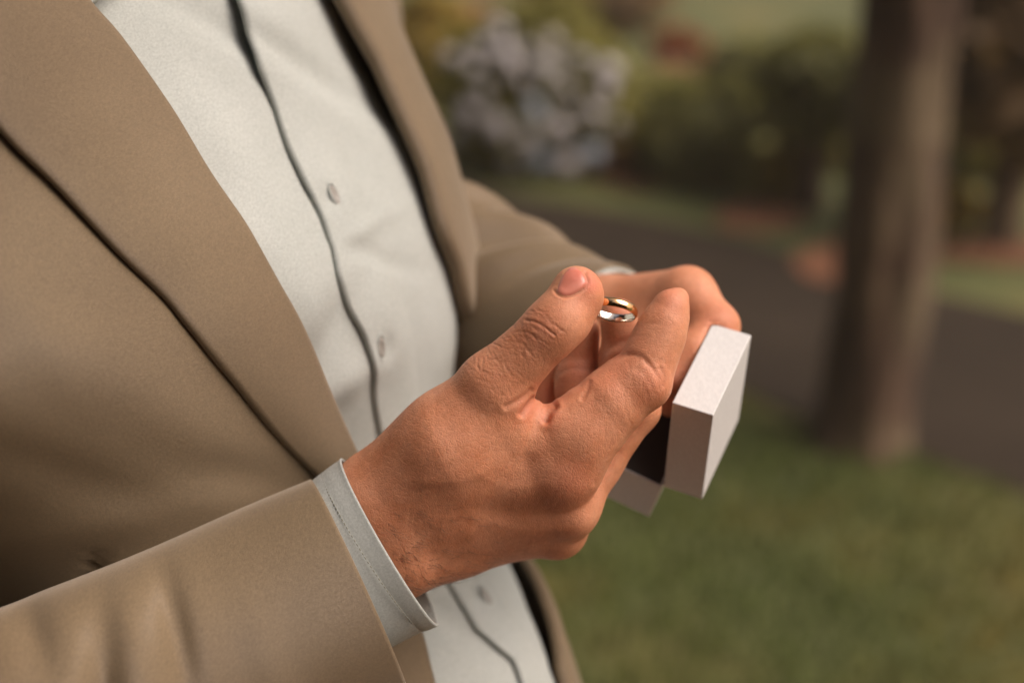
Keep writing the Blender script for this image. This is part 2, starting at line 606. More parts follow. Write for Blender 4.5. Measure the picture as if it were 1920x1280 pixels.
for i, (px, py, ci) in enumerate(heads):
    # nearest hit of the view ray with the bush ellipsoid
    d = RC @ np.array([(px - 960) / FPX, -(py - 640) / FPX, 1.0])
    o_ = np.array([0, 0, CAM_H]) - hcen
    R_ = np.array([0.47, 0.47, 0.41])
    A_, B_, C_ = ((d / R_) ** 2).sum(), 2 * (d * o_ / R_ ** 2).sum(), ((o_ / R_) ** 2).sum() - 1
    disc = B_ * B_ - 4 * A_ * C_
    t = (-B_ - math.sqrt(max(disc, 0))) / (2 * A_)
    p = np.array([0, 0, CAM_H]) + d * t
    key = (i % 3, ci)
    if key not in hmesh:
        o = mesh_obj('flower_head', *protoh[i % 3], fm[ci], hy, smooth=False)
        hmesh[key] = o.data
    else:
        o = bpy.data.objects.new('flower_head', hmesh[key])
        COL.objects.link(o)
        o.parent = hy
        o.matrix_parent_inverse = hy.matrix_basis.inverted()
    o.location = tuple(p)
    fs = random.uniform(0.7, 1.3)
    o.scale = (fs, fs * random.uniform(0.8, 1.2), fs)
    o.rotation_euler = Vector(p - hcen + [0, 0, 0.1]).to_track_quat('Z', 'Y').to_euler()


def shrub(name, px, py, w_, h_, mat, label, n=2600, size=0.07, seed=1, cat='shrub', flat=0.35, group=None):
    b = G(px, py)
    o = empty(name, b, label, cat, group)
    sc_ = math.hypot(b[1], CAM_H) / FPX
    rx, rz = w_ * sc_ / 2, h_ * sc_ / 2
    leaves('foliage', mat, o, b + [0, rx * 0.8, rz], (rx, rx * 0.9, rz), n, size, seed, 0.5, flat)
    for k in range(4):
        a = k * 1.6 + seed
        e = b + [rx * .5 * math.cos(a), rx * 0.8 + rx * .5 * math.sin(a), rz * 1.3]
        tube('stem', crom(np.array([b + [0, rx * 0.8, -0.01], (b + [0, rx * .8, 0] + e) / 2 + [0, 0, .03], e]), 6), [0.012] * 6, M['bark'], o, 6)
    return o


def small_tree(px, py, ptop, crown_w, crown_h, tw, mat, label, seed, size=0.09):
    """ptop: photo row of the crown's centre"""
    b = G(px, py)
    o = empty('small_tree', b, label, 'tree')
    dist = math.hypot(b[1], CAM_H)
    sc_ = dist / FPX
    H = (py - ptop) * sc_ * 1.04
    t = b + [0.02, 0, H]
    tube('trunk', crom(np.array([b - [0, 0, .03], b + [0.015, 0, H * .5], t]), 12), np.linspace(tw * sc_ / 2 * 1.1, tw * sc_ / 2 * .7, 12), M['bark'], o, 14, 0.05, seed)
    leaves('crown', mat, o, t + [0, 0, 0], (crown_w * sc_ / 2, crown_w * sc_ / 2, crown_h * sc_ / 2), 3600, size, seed)
    return o


shrub('shrub', 1330, 365, 230, 190, M['leaf_dark'], 'dark green rounded shrub right of the hydrangea, beyond the path', 3200, 0.06, 31)
shrub('shrub', 1230, 262, 150, 110, M['leaf_mid'], 'green leafy shrub behind the gap between hydrangea and dark shrub', 2400, 0.06, 32)
shrub('shrub', 1475, 385, 60, 120, M['leaf_olive'], 'narrow yellow green plant between dark shrub and small dark tree', 1200, 0.06, 33)
shrub('shrub', 1120, 75, 260, 120, M['leaf_brown'], 'broad dark brownish shrub behind the top of the hydrangea', 3000, 0.09, 34)
shrub('shrub', 1570, 330, 90, 70, M['leaf_mid'], 'low green plant just left of the thick trunk', 1500, 0.05, 35)
shrub('shrub', 1275, 115, 80, 55, M['leaf_red'], 'reddish low plant on the lawn far behind the dark shrub', 1500, 0.06, 36)
shrub('shrub', 1880, 345, 170, 110, M['leaf_mid'], 'green bush right of the thick trunk near the edge of the picture', 2400, 0.07, 37)
shrub('shrub', 800, 205, 150, 190, M['leaf_olive'], 'tall yellowish green shrub left of the hydrangea behind the man', 2600, 0.08, 38)
shrub('shrub', 1190, 330, 70, 50, M['leaf_red'], 'rusty low plant at the right foot of the hydrangea', 1300, 0.05, 39)
shrub('shrub', 1420, 374, 110, 80, M['leaf_mid'], 'small green plant tucked against the right side of the dark shrub', 1500, 0.05, 51)
shrub('shrub', 1770, 452, 120, 90, M['leaf_olive'], 'yellowish plant just right of the thick trunk beyond the path', 1500, 0.06, 52)
shrub('shrub', 1400, 205, 170, 110, M['leaf_dark'], 'dark green bush on the far lawn behind the small round tree', 2000, 0.08, 53)
small_tree(1515, 392, 165, 210, 150, 56, M['leaf_dark'], 'small dark tree with a round crown left of the thick trunk', 41)
small_tree(1875, 455, 110, 330, 300, 80, M['leaf_brown'], 'dark brownish small tree at the right edge beyond the thick trunk', 42, 0.11)


# ---- unseen trees added behind and left of the camera to block low sky light
ls = Mat('blocker_leaves', (0.035, 0.026, 0.014), 0.8)
ls.color(ls.ramp(ls.noise(5, 3), [(0.3, (0.025, 0.020, 0.010)), (0.7, (0.045, 0.034, 0.018))]))
M['leaf_blocker'] = ls.m
lm_ = Mat('bounce_leaf_litter', (0.15, 0.09, 0.05), 0.95)
lm_.color(lm_.ramp(lm_.voronoi(30, 'F1'), [(0.1, (0.34, 0.165, 0.075)), (0.5, (0.26, 0.125, 0.056)), (0.9, (0.14, 0.07, 0.035))]))
lm_.bump(lm_.voronoi(40, 'F1'), 0.8, 0.03)
M['bounce_litter'] = lm_.m


def blocker_tree(x, y, z0, z1, rad_, seed, label, n=9000):
    o = empty('blocker_tree', (x, y, 0), label, 'tree')
    zc = (z0 + z1) / 2
    tube('trunk', crom(np.array([(x, y, -.03), (x + .05, y, zc * .5), (x, y + .04, zc)]), 12), np.linspace(.16, .10, 12), M['bark'], o, 14, .05, seed)
    leaves('crown', M['leaf_blocker'], o, np.array([x, y, zc]), (rad_, rad_, (z1 - z0) / 2), n, 0.34, seed, 0.6, 0.42)


sheet('added_leaf_litter', np.array([(-7, 2.2), (-2.5, 1.9), (-0.6, 1.35), (0.5, 1.15), (1.6, 0.5), (2.6, -0.8), (2.8, -3.5), (1, -7), (-4, -7.5), (-8, -3)], float), 0.010, M['bounce_litter'])  # unseen ground bed added to darken and warm the bounce light
blocker_tree(-1.5, -2.4, 0.3, 4.2, 1.9, 61, 'added unseen light-blocking tree behind the photographer on the left')
blocker_tree(0.5, -3.2, 0.3, 3.4, 1.8, 62, 'added unseen light-blocking tree straight behind the photographer')
blocker_tree(3.2, -3.8, 0.3, 3.4, 1.7, 64, 'added unseen light-blocking tree behind the photographer on the right')
blocker_tree(-3.4, 0.3, 0.3, 5.2, 1.9, 63, 'added unseen light-blocking tree left of the man')

# ================================================================== BODY (signed distance field -> one mesh)
def mm(px, py, z):
    return P(px, py, z)            # z in mm gives mm


def smin(a, b, k):
    h = np.maximum(k - np.abs(a - b), 0) / k
    return np.minimum(a, b) - h * h * k * 0.25


class Field:
    def __init__(s, lo, hi, h):
        s.lo = np.asarray(lo, float)
        s.h = h
        s.n = np.ceil((np.asarray(hi) - s.lo) / h).astype(int) + 1

    def blank(s):
        return np.full(s.n, 1e3, np.float32)

    def box(s, lo, hi):
        a = np.clip(np.floor((lo - s.lo) / s.h).astype(int), 0, s.n)
        b = np.clip(np.ceil((hi - s.lo) / s.h).astype(int) + 1, 0, s.n)
        return a, b

    def cone(s, f, a, ra, b, rb, k, flat=None):
        """round cone blended into f; flat = (axis, factor>1) squashes it along an axis"""
        a, b = np.asarray(a, float), np.asarray(b, float)
        R = max(ra, rb)
        lo, hi = np.minimum(a, b) - R - 2 * k - 3, np.maximum(a, b) + R + 2 * k + 3
        i, j = s.box(lo, hi)
        if (j <= i).any():
            return f
        sl = tuple(slice(p, q) for p, q in zip(i, j))
        ax = [(s.lo[d] + s.h * np.arange(i[d], j[d])).astype(np.float32) for d in range(3)]
        X, Y, Z = ax[0][:, None, None] - a[0], ax[1][None, :, None] - a[1], ax[2][None, None, :] - a[2]
        ab = b - a
        L2 = max((ab ** 2).sum(), 1e-9)
        t = np.clip((X * ab[0] + Y * ab[1] + Z * ab[2]) / L2, 0, 1)
        dx, dy, dz = X - t * ab[0], Y - t * ab[1], Z - t * ab[2]
        d2 = dx * dx + dy * dy + dz * dz
        if flat:
            n, fac = np.asarray(flat[0], float), flat[1]
            n = n / np.linalg.norm(n)
            q = dx * n[0] + dy * n[1] + dz * n[2]
            d2 = d2 + q * q * (fac * fac - 1)
        d = np.sqrt(d2) - (ra + t * (rb - ra))
        f[sl] = smin(f[sl], d.astype(np.float32), k)
        return f

    def cut_box(s, f, c, e, half, grow=0.3):
        """remove a box (centre c, unit axes e rows, half sizes)"""
        ax = [(s.lo[d] + s.h * np.arange(s.n[d])).astype(np.float32) for d in range(3)]
        X, Y, Z = ax[0][:, None, None] - c[0], ax[1][None, :, None] - c[1], ax[2][None, None, :] - c[2]
        m = np.full(s.n, -1e3, np.float32)
        for k in range(3):
            m = np.maximum(m, np.abs(X * e[k][0] + Y * e[k][1] + Z * e[k][2]) - half[k] - grow)
        return np.maximum(f, -m)


def surface_nets(f, lo, h):
    s = f < 0
    nx, ny, nz = f.shape
    cnt = np.zeros((nx - 1, ny - 1, nz - 1), np.int8)
    cs = [(0, 0, 0), (1, 0, 0), (0, 1, 0), (1, 1, 0), (0, 0, 1), (1, 0, 1), (0, 1, 1), (1, 1, 1)]
    sh = lambda a, c: a[c[0]:nx - 1 + c[0], c[1]:ny - 1 + c[1], c[2]:nz - 1 + c[2]]
    for c in cs:
        cnt += sh(s, c)
    act = (cnt > 0) & (cnt < 8)
    I = np.argwhere(act)
    vid = np.full(act.shape, -1, np.int32)
    vid[act] = np.arange(len(I))
    val = np.stack([f[I[:, 0] + c[0], I[:, 1] + c[1], I[:, 2] + c[2]] for c in cs], 1)
    acc = np.zeros((len(I), 3))
    num = np.zeros(len(I))
    for i in range(8):
        for j in range(i + 1, 8):
            if sum(abs(a - b) for a, b in zip(cs[i], cs[j])) != 1:
                continue
            x = (val[:, i] < 0) != (val[:, j] < 0)
            t = val[x, i] / (val[x, i] - val[x, j])
            acc[x] += np.array(cs[i]) + t[:, None] * (np.array(cs[j]) - np.array(cs[i]))
            num[x] += 1
    v = lo + h * (I + acc / num[:, None])
    F = []
    for ax in range(3):
        a1, a2 = (ax + 1) % 3, (ax + 2) % 3
        s0 = np.take(s, range(f.shape[ax] - 1), ax)
        s1 = np.take(s, range(1, f.shape[ax]), ax)
        E = np.argwhere(s0 != s1)
        E = E[(E[:, a1] > 0) & (E[:, a2] > 0) & (E[:, a1] < f.shape[a1] - 1) & (E[:, a2] < f.shape[a2] - 1)]
        q = []
        for d1, d2 in ((-1, -1), (0, -1), (0, 0), (-1, 0)):
            e = E.copy()
            e[:, a1] += d1
            e[:, a2] += d2
            q.append(vid[e[:, 0], e[:, 1], e[:, 2]])
        q = np.stack(q, 1)
        flip = s0[E[:, 0], E[:, 1], E[:, 2]]
        q[~flip] = q[~flip][:, ::-1]
        F.append(q)
    return v, np.vstack(F)


def smooth_mesh(v, F, it, lam=0.5):
    e = np.vstack([F[:, [0, 1]], F[:, [1, 2]], F[:, [2, 3]], F[:, [3, 0]]])
    e = np.vstack([e, e[:, ::-1]])
    deg = np.bincount(e[:, 0], minlength=len(v))[:, None]
    for _ in range(it):
        for l in (lam, -lam * 1.03):
            acc = np.stack([np.bincount(e[:, 0], v[e[:, 1], d], len(v)) for d in range(3)], 1)
            v = v + l * (acc / np.maximum(deg, 1) - v)
    return v


def subdivide(v, F, levels=1):
    me = bpy.data.meshes.new('tmp')
    me.from_pydata(v.tolist(), [], F.tolist())
    o = bpy.data.objects.new('tmp', me)
    COL.objects.link(o)
    m = o.modifiers.new('s', 'SUBSURF')
    m.levels = levels
    dg = bpy.context.evaluated_depsgraph_get()
    ev = o.evaluated_get(dg).to_mesh()
    n = len(ev.vertices)
    vv = np.empty(n * 3, np.float32)
    ev.vertices.foreach_get('co', vv)
    k = len(ev.polygons)
    ff = np.empty(k * 4, np.int32)
    ev.polygons.foreach_get('vertices', ff)
    o.evaluated_get(dg).to_mesh_clear()
    bpy.data.objects.remove(o)
    bpy.data.meshes.remove(me)
    return vv.reshape(-1, 3).astype(float), ff.reshape(-1, 4)


def normals(v, F):
    n = np.cross(v[F[:, 2]] - v[F[:, 0]], v[F[:, 3]] - v[F[:, 1]])
    acc = np.zeros_like(v)
    for k in range(4):
        for d in range(3):
            acc[:, d] += np.bincount(F[:, k], n[:, d], len(v))
    return acc / np.maximum(np.linalg.norm(acc, axis=1, keepdims=True), 1e-12)


# ---- the ring box's frame (view space, mm), needed to keep the fingers out of it
Z0 = 590.0
u_, v_, w_ = np.array([[0.9112, -0.2829, -0.2996], [0.0082, -0.7145, 0.6996], [0.412, 0.6399, 0.6487]])
LU, LV, LW, LB = 17.9, 54.3, 51.9, 24.0          # lid depth, box width, hinge length, base depth
D_ = mm(1260.3, 754.4, Z0)                      # near top inner corner of the lid
HN = D_ + v_ * LV                               # near end of the hinge
OPEN = math.radians(79)
r_ = -math.cos(OPEN) * v_ - math.sin(OPEN) * u_
b_ = -math.cos(OPEN) * u_ + math.sin(OPEN) * v_
HB = HN - u_ * 0.6 + b_ * 0.5
BU, BV, BW, BR, BB = u_, v_, w_, r_, b_
lid_box = (D_ + u_ * LU / 2 + v_ * LV / 2 + w_ * LW / 2, (u_, v_, w_), (LU / 2, LV / 2, LW / 2))
base_box = (HB + r_ * LV / 2 + b_ * LB / 2 + w_ * LW / 2, (r_, b_, w_), (LV / 2, LB / 2, LW / 2))


def hand_mesh(palm, chains, h, kp, cuts=(), kf=0.35, smooth_it=4, levels=1):
    prims = palm + [c for ch in chains for c in ch]
    pts = np.array([q for c in prims for q in (np.r_[c[0], c[1]], np.r_[c[2], c[3]])])
    lo = (pts[:, :3] - pts[:, 3:]).min(0) - 4
    hi = (pts[:, :3] + pts[:, 3:]).max(0) + 4
    fl = Field(lo, hi, h)
    f0 = fl.blank()
    for c in palm:
        fl.cone(f0, *c[:4], c[4] if len(c) > 4 else kp, c[5] if len(c) > 5 else None)
    tot = f0.copy()
    for ch in chains:
        f = fl.blank()
        for c in ch:
            fl.cone(f, *c[:4], c[4] if len(c) > 4 else 4.0, c[5] if len(c) > 5 else None)
        tot = smin(tot, smin(f0, f, 5.0), kf)
    for c in cuts:
        tot = fl.cut_box(tot, *c)
    v, F = surface_nets(tot, fl.lo, h)
    v = smooth_mesh(v, F, smooth_it)
    if levels:
        v, F = subdivide(v, F, levels)
    # view space is left handed: faces come out right after the change of axes
    return v, F


# ---- right hand (near), view pixels + depth in mm
wr = [
    (mm(540, 1052, 590), 18, mm(708, 950, 587), 18, 6),
    (mm(600, 1140, 594), 18, mm(752, 1032, 593), 17.5, 6),
    (mm(560, 1100, 590), 19, mm(728, 990, 590), 18.5, 6),
]
palm = wr + [
    (mm(708, 950, 587), 18, mm(820, 890, 583), 17, 8),
    (mm(752, 1032, 593), 17.5, mm(850, 1015, 600), 14.5, 8),
    (mm(728, 990, 590), 18.5, mm(840, 950, 588), 17, 8),
    (mm(820, 890, 583), 17, mm(1052, 882, 578), 14.0, 10),         # 2nd metacarpal
    (mm(840, 950, 588), 16, mm(1066, 950, 590), 12.3, 8),          # 3rd
    (mm(840, 985, 594), 14, mm(1045, 990, 602), 12.0, 8),          # 4th
    (mm(840, 1020, 600), 13, mm(1000, 990, 614), 11.5, 8),         # 5th
    (mm(795, 860, 582), 16.5, mm(925, 724, 566), 13.6, 10),        # thumb metacarpal
    (mm(870, 850, 578), 15, mm(980, 818, 575), 9.0, 9),            # web muscle
    (mm(728, 930, 586), 18.5, mm(845, 845, 574), 17, 14),
    (mm(840, 830, 574), 17.5, mm(938, 790, 571), 13.0, 12),         # fleshy part between thumb and index
    (mm(935, 780, 574), 8.5, mm(1000, 806, 575), 6.5, 6),          # web edge
]
index = [
    (mm(1052, 882, 578), 14.0, mm(1068, 866, 577), 14.0, 6),
    (mm(1062, 872, 577), 13.6, mm(1145, 765, 573), 12.2, 5),
    (mm(1130, 772, 573), 11.6, mm(1206, 716, 572), 10.6, 6),
    (mm(1142, 742, 574), 11.3, mm(1172, 708, 574), 9.6, 6),        # flexor pad
    (mm(1030, 830, 573), 11.0, mm(1085, 815, 572), 12.5, 8),
    (mm(1058, 794, 571), 9.2, mm(1086, 768, 572), 7.8, 6),         # fold at the root of the index finger
    (mm(1206, 716, 572), 10.8, mm(1238, 630, 574), 8.6, 5),
    (mm(1215, 655, 573), 8.4, mm(1238, 625, 574), 8.4, 4),
    (mm(1238, 628, 574), 8.8, mm(1257, 574, 573), 7.0, 4),
    (mm(1226, 660, 573), 9.2, mm(1245, 606, 573), 8.0, 5),
    (mm(1262, 590, 576), 6.4, mm(1271, 560, 577), 4.6, 3),
]
thumb = [
    (mm(925, 724, 566), 13.6, mm(1030, 620, 558), 10.9, 6),
    (mm(1030, 620, 558), 10.9, mm(1050, 600, 557), 10.6, 4),
    (mm(1045, 604, 558), 10.2, mm(1081, 546, 560), 9.9, 4),
    (mm(958, 790, 570), 8.0, mm(1002, 788, 572), 6.6, 5),          # ridge of the web
    (mm(1066, 598, 562), 9.4, mm(1084, 560, 562), 9.6, 4),         # pad
]
middle = [
    (mm(1066, 950, 590), 12.3, mm(1118, 866, 594), 10.6, 6),
    (mm(1118, 866, 594), 10.6, mm(1192, 765, 594), 9.8, 5),
    (mm(1192, 765, 594), 9.8, mm(1166, 672, 595), 9.2, 4),
    (mm(1164, 715, 594), 9.6, mm(1166, 680, 594), 9.4, 3),
    (mm(1166, 650, 595), 8.6, mm(1160, 594, 592), 7.8, 2.5),
]
ring_f = [
    (mm(1045, 990, 602), 12.0, mm(1112, 800, 605), 9.6, 6),
    (mm(1112, 800, 605), 9.6, mm(1082, 715, 606), 9.2, 4),
    (mm(1082, 735, 605), 9.2, mm(1083, 705, 605), 9.2, 3),
    (mm(1085, 676, 606), 8.4, mm(1092, 620, 604), 7.6, 2.5),
]
pinky = [
    (mm(1000, 990, 614), 11.5, mm(1045, 830, 615), 8.6, 6),
    (mm(1045, 830, 615), 8.6, mm(1026, 755, 616), 8.2, 4),
    (mm(1028, 728, 616), 7.8, mm(1036, 670, 614), 7.0, 2.5),
]
rv, rF = hand_mesh(palm, [index, thumb, middle, ring_f, pinky], 0.95, 10, cuts=[base_box, lid_box])


def seg_dist(x, y, line):
    d = np.full(x.shape, 1e9)
    for (x0, y0), (x1, y1) in zip(line[:-1], line[1:]):
        ex, ey = x1 - x0, y1 - y0
        t = np.clip(((x - x0) * ex + (y - y0) * ey) / (ex * ex + ey * ey + 1e-9), 0, 1)
        d = np.minimum(d, np.hypot(x - x0 - t * ex, y - y0 - t * ey))
    return d


rn = normals(rv, rF)
if (rn * (rv - rv.mean(0))).sum() < 0:
    rn = -rn
qx, qy = pix(rv)
line = np.zeros(len(rv))
red = np.zeros(len(rv))
disp = np.zeros(len(rv))
near_ = -rn[:, 2]                     # >0 faces the viewer


CS = 0.34


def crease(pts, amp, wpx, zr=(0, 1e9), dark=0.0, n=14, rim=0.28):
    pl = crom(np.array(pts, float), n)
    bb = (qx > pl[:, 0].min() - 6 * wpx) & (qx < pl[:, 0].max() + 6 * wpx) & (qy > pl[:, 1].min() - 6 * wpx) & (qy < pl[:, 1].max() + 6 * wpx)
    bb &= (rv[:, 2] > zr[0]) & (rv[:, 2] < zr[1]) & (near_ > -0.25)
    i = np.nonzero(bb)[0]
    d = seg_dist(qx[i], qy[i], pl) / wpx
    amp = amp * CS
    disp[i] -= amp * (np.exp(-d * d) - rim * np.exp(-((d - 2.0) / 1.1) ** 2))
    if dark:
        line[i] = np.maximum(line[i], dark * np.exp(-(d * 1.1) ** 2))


ZT = (0, 572)
# thumb joint: the long fold and its net of wrinkles
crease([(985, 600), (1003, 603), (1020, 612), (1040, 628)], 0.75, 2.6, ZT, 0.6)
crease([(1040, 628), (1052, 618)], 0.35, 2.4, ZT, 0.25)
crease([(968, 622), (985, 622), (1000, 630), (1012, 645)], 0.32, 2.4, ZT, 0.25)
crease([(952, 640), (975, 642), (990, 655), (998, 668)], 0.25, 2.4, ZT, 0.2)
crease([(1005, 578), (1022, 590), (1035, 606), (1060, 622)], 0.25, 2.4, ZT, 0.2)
r2 = np.random.default_rng(11)
for k in range(130):
    t = r2.uniform(0, 1)
    cx, cy = 905 + t * 125, 722 - t * 128
    o = r2.uniform(-50, 40)
    cx, cy = cx + o * .70, cy + o * .72
    L = r2.uniform(6, 18)
    a = math.atan2(.72, .70) + r2.normal(0, 0.5)
    crease([(cx - L * math.cos(a), cy - L * math.sin(a)), (cx + r2.normal(0, 2), cy + r2.normal(0, 2)), (cx + L * math.cos(a), cy + L * math.sin(a))],
           r2.uniform(0.10, 0.22), 1.8, ZT, r2.uniform(0.06, 0.2), 6)
# web folds between thumb and index finger
ZW = (0, 590)
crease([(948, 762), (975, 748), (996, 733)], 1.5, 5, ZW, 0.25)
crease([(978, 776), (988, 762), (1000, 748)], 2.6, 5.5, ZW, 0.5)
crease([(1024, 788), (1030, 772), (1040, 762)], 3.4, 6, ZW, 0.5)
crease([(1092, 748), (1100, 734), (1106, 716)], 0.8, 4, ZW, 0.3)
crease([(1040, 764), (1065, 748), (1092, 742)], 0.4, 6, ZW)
# index finger
crease([(1148, 672), (1172, 665), (1200, 668), (1215, 682)], 0.85, 5, ZW, 0.25)
crease([(1196, 612), (1214, 606), (1238, 607)], 0.2, 4, ZW, 0.1)
crease([(1238, 690), (1246, 706), (1244, 722)], 0.55, 4, ZW, 0.3)
crease([(1222, 688), (1236, 708), (1236, 728)], 0.4, 4, ZW, 0.2)
crease([(1212, 676), (1226, 696)], 0.3, 4, ZW)
crease([(1180, 690), (1205, 700), (1228, 738)], 0.2, 4, ZW)
for k in range(40):
    cx, cy = r2.uniform(1120, 1215), r2.uniform(690, 840)
    if abs((cx - 1065) * 158 + (cy - 875) * 143) / 213 > 45: continue
    L = r2.uniform(10, 24)
    a = math.radians(70) + r2.normal(0, 0.3)
    crease([(cx - L * math.cos(a), cy - L * math.sin(a)), (cx, cy), (cx + L * math.cos(a), cy + L * math.sin(a))], r2.uniform(.05, .13), 2.8, ZW, 0.05, 5)
# fingers seen behind
crease([(1118, 690), (1140, 655), (1165, 640), (1200, 628)], 0.5, 5, (578, 700), 0.35)
crease([(1050, 698), (1075, 690), (1108, 692)], 0.5, 5, (590, 700), 0.35)
# back of the hand: tendons, soft hollows, long fine lines
for pts, a, wd in (([(800, 905), (920, 880), (1040, 880)], 0.4, 16), ([(800, 960), (940, 945), (1060, 952)], 0.35, 16)):
    crease(pts, -a, wd, (0, 590), 0, 14, 0.3)
for vp in ([(760, 900), (830, 905), (900, 890), (960, 850), (1000, 845)], [(790, 985), (870, 965), (940, 985), (1010, 965)], [(900, 890), (960, 915), (1030, 905)]):
    crease(vp, -0.38, 9, (0, 600), 0, 20, 0.1)
crease([(1118, 905), (1136, 880), (1160, 848)], 0.6, 6, (0, 600), 0.1)
for k in range(70):
    cx, cy = r2.uniform(690, 1060), r2.uniform(740, 1040)
    L = r2.uniform(10, 26)
    a = math.radians(-62) + r2.normal(0, 0.35)
    crease([(cx - L * math.cos(a), cy - L * math.sin(a)), (cx + r2.normal(0, 2), cy), (cx + L * math.cos(a), cy + L * math.sin(a))],
           r2.uniform(.05, .12), 3.0, (0, 600), 0.04, 5)
# nail fold
nail_out = np.array([(1042, 548), (1052, 520), (1068, 501), (1082, 501), (1096, 515), (1102, 531), (1088, 545), (1070, 554), (1054, 555)], float)
crease([(1040, 545), (1048, 554), (1062, 557), (1078, 552), (1094, 542), (1103, 530), (1098, 512)], 1.3, 2.8, ZT, 0.6)
wv = Waves(3, 16, 1 / 30., 1 / 9., 4)
disp += 0.08 * wv(rv)
# redder skin where it is thin and well supplied
for (cx, cy, r, a) in ((1106, 530, 22, 0.75), (1100, 560, 30, 0.25), (1260, 560, 34, 0.3), (1012, 612, 40, 0.18), (1070, 905, 50, 0.28), (990, 765, 26, 0.4),
                       (1225, 720, 40, 0.22), (1160, 570, 24, 0.4), (1080, 690, 40, 0.3), (1030, 740, 30, 0.4), (1150, 690, 50, 0.2), (1030, 780, 22, 0.3)):
    red = np.maximum(red, a * np.exp(-((qx - cx) ** 2 + (qy - cy) ** 2) / r ** 2))
sm = disp
rv = rv + rn * sm[:, None]

# ---- left hand (far)
lpalm = [
    (mm(960, 590, 748), 22, mm(1125, 612, 690), 21, 12),
    (mm(960, 640, 752), 22, mm(1120, 655, 697), 20, 12),
    (mm(1125, 600, 690), 20, mm(1288, 556, 648), 13.2, 10),
    (mm(1125, 625, 692), 20, mm(1296, 612, 655), 13, 8),
    (mm(1125, 650, 696), 18, mm(1290, 668, 662), 12, 8),
    (mm(1125, 670, 700), 16, mm(1275, 715, 668), 11, 8),
    (mm(1140, 600, 682), 17, mm(1230, 640, 650), 12, 10),
]
lidx = [(mm(1288, 556, 648), 13, mm(1342, 612, 634), 10.2, 6), (mm(1342, 612, 634), 10.2, mm(1300, 664, 624), 9, 4), (mm(1300, 664, 624), 9, mm(1262, 712, 620), 7.6, 4)]
lmid = [(mm(1296, 612, 655), 12.5, mm(1340, 690, 650), 10, 6), (mm(1340, 690, 650), 10, mm(1300, 730, 634), 8.8, 4), (mm(1300, 730, 634), 8.8, mm(1258, 750, 626), 7.6, 4)]
lrng = [(mm(1290, 668, 662), 12, mm(1320, 750, 672), 9.5, 6), (mm(1320, 750, 672), 9.5, mm(1300, 790, 680), 8.5, 4)]
lpnk = [(mm(1275, 715, 672), 11, mm(1280, 800, 690), 8.5, 6), (mm(1280, 800, 690), 8.5, mm(1262, 820, 694), 7.5, 4)]
lthm = [(mm(1140, 630, 676), 14, mm(1140, 700, 648), 11, 8), (mm(1140, 700, 648), 11, mm(1130, 750, 640), 9.5, 4)]
lv, lF = hand_mesh(lpalm, [lidx, lmid, lrng, lpnk, lthm], 1.4, 10, cuts=[lid_box, base_box], levels=1)

# ---- torso and arms under the clothes, coarse
def M3(px, py, z): return mm(px, py, z * 1000)


# ================================================================== TORSO FRAME for the clothes (view space, m)
R_ax = np.array([-.57, -.28, -.77])
F_ax = np.array([.82, -.19, -.54])
TA, TB = 0.205, 0.135
PL = np.array([(200, -700), (300, -400), (400, -120), (440, 0), (500, 165), (545, 270), (605, 400), (620, 480), (650, 580), (686, 690), (712, 800), (765, 930),
               (840, 1060), (905, 1180), (960, 1260), (1000, 1360), (1060, 1560), (1110, 1750), (1150, 2000)], float)
PLt = np.linspace(PL[0, 1], PL[-1, 1], 400)
_px = np.interp(PLt, PL[:, 1], PL[:, 0])
ker = np.exp(-np.linspace(-2.2, 2.2, 41) ** 2)
ker /= ker.sum()
_px = np.convolve(np.pad(_px, 20, mode='reflect', reflect_type='odd'), ker, 'valid')


def torso(th, t, off=0.0):
    th, t = np.broadcast_arrays(np.asarray(th, float), np.asarray(t, float))
    px = np.interp(t, PLt, _px)
    sz = np.clip((t - 500) / 500, 0, 1)
    z = 0.620 + 0.055 * sz * sz * (3 - 2 * sz)
    c = P(px, t, z) - TB * F_ax
    ct, st = np.cos(th), np.sin(th)
    ee = np.where(ct < 0, 0.95, 0.86)
    taf = np.interp(t, [-400, 0, 300, 600, 750, 900, 1200], [.155, .164, .166, .167, .150, .118, .10])
    tan_ = np.interp(t, [500, 1000], [TA, 0.158])
    x = np.where(ct < 0, taf, tan_) * np.sign(ct) * np.abs(ct) ** ee
    y = TB * np.sign(st) * np.abs(st) ** ee
    return c + x[..., None] * R_ax + y[..., None] * F_ax


def tframe(th, t):
    p = torso(th, t)
    a = torso(th + 1e-3, t) - torso(th - 1e-3, t)
    b = torso(th, t + 2.0) - torso(th, t - 2.0)
    a /= np.maximum(np.linalg.norm(a, axis=-1, keepdims=True), 1e-9)
    n = np.cross(a, b)
    n /= np.maximum(np.linalg.norm(n, axis=-1, keepdims=True), 1e-9)
    ctr = P(np.interp(t, PLt, _px), t, 0.62) - TB * F_ax
    s = np.sign((n * (p - ctr)).sum(-1, keepdims=True))
    return p, a, n * s


_th = np.radians(np.linspace(-10, 138, 300))
_tt = np.linspace(-650, 1900, 500)
_gx, _gy = pix(torso(_th[:, None], _tt[None, :]))


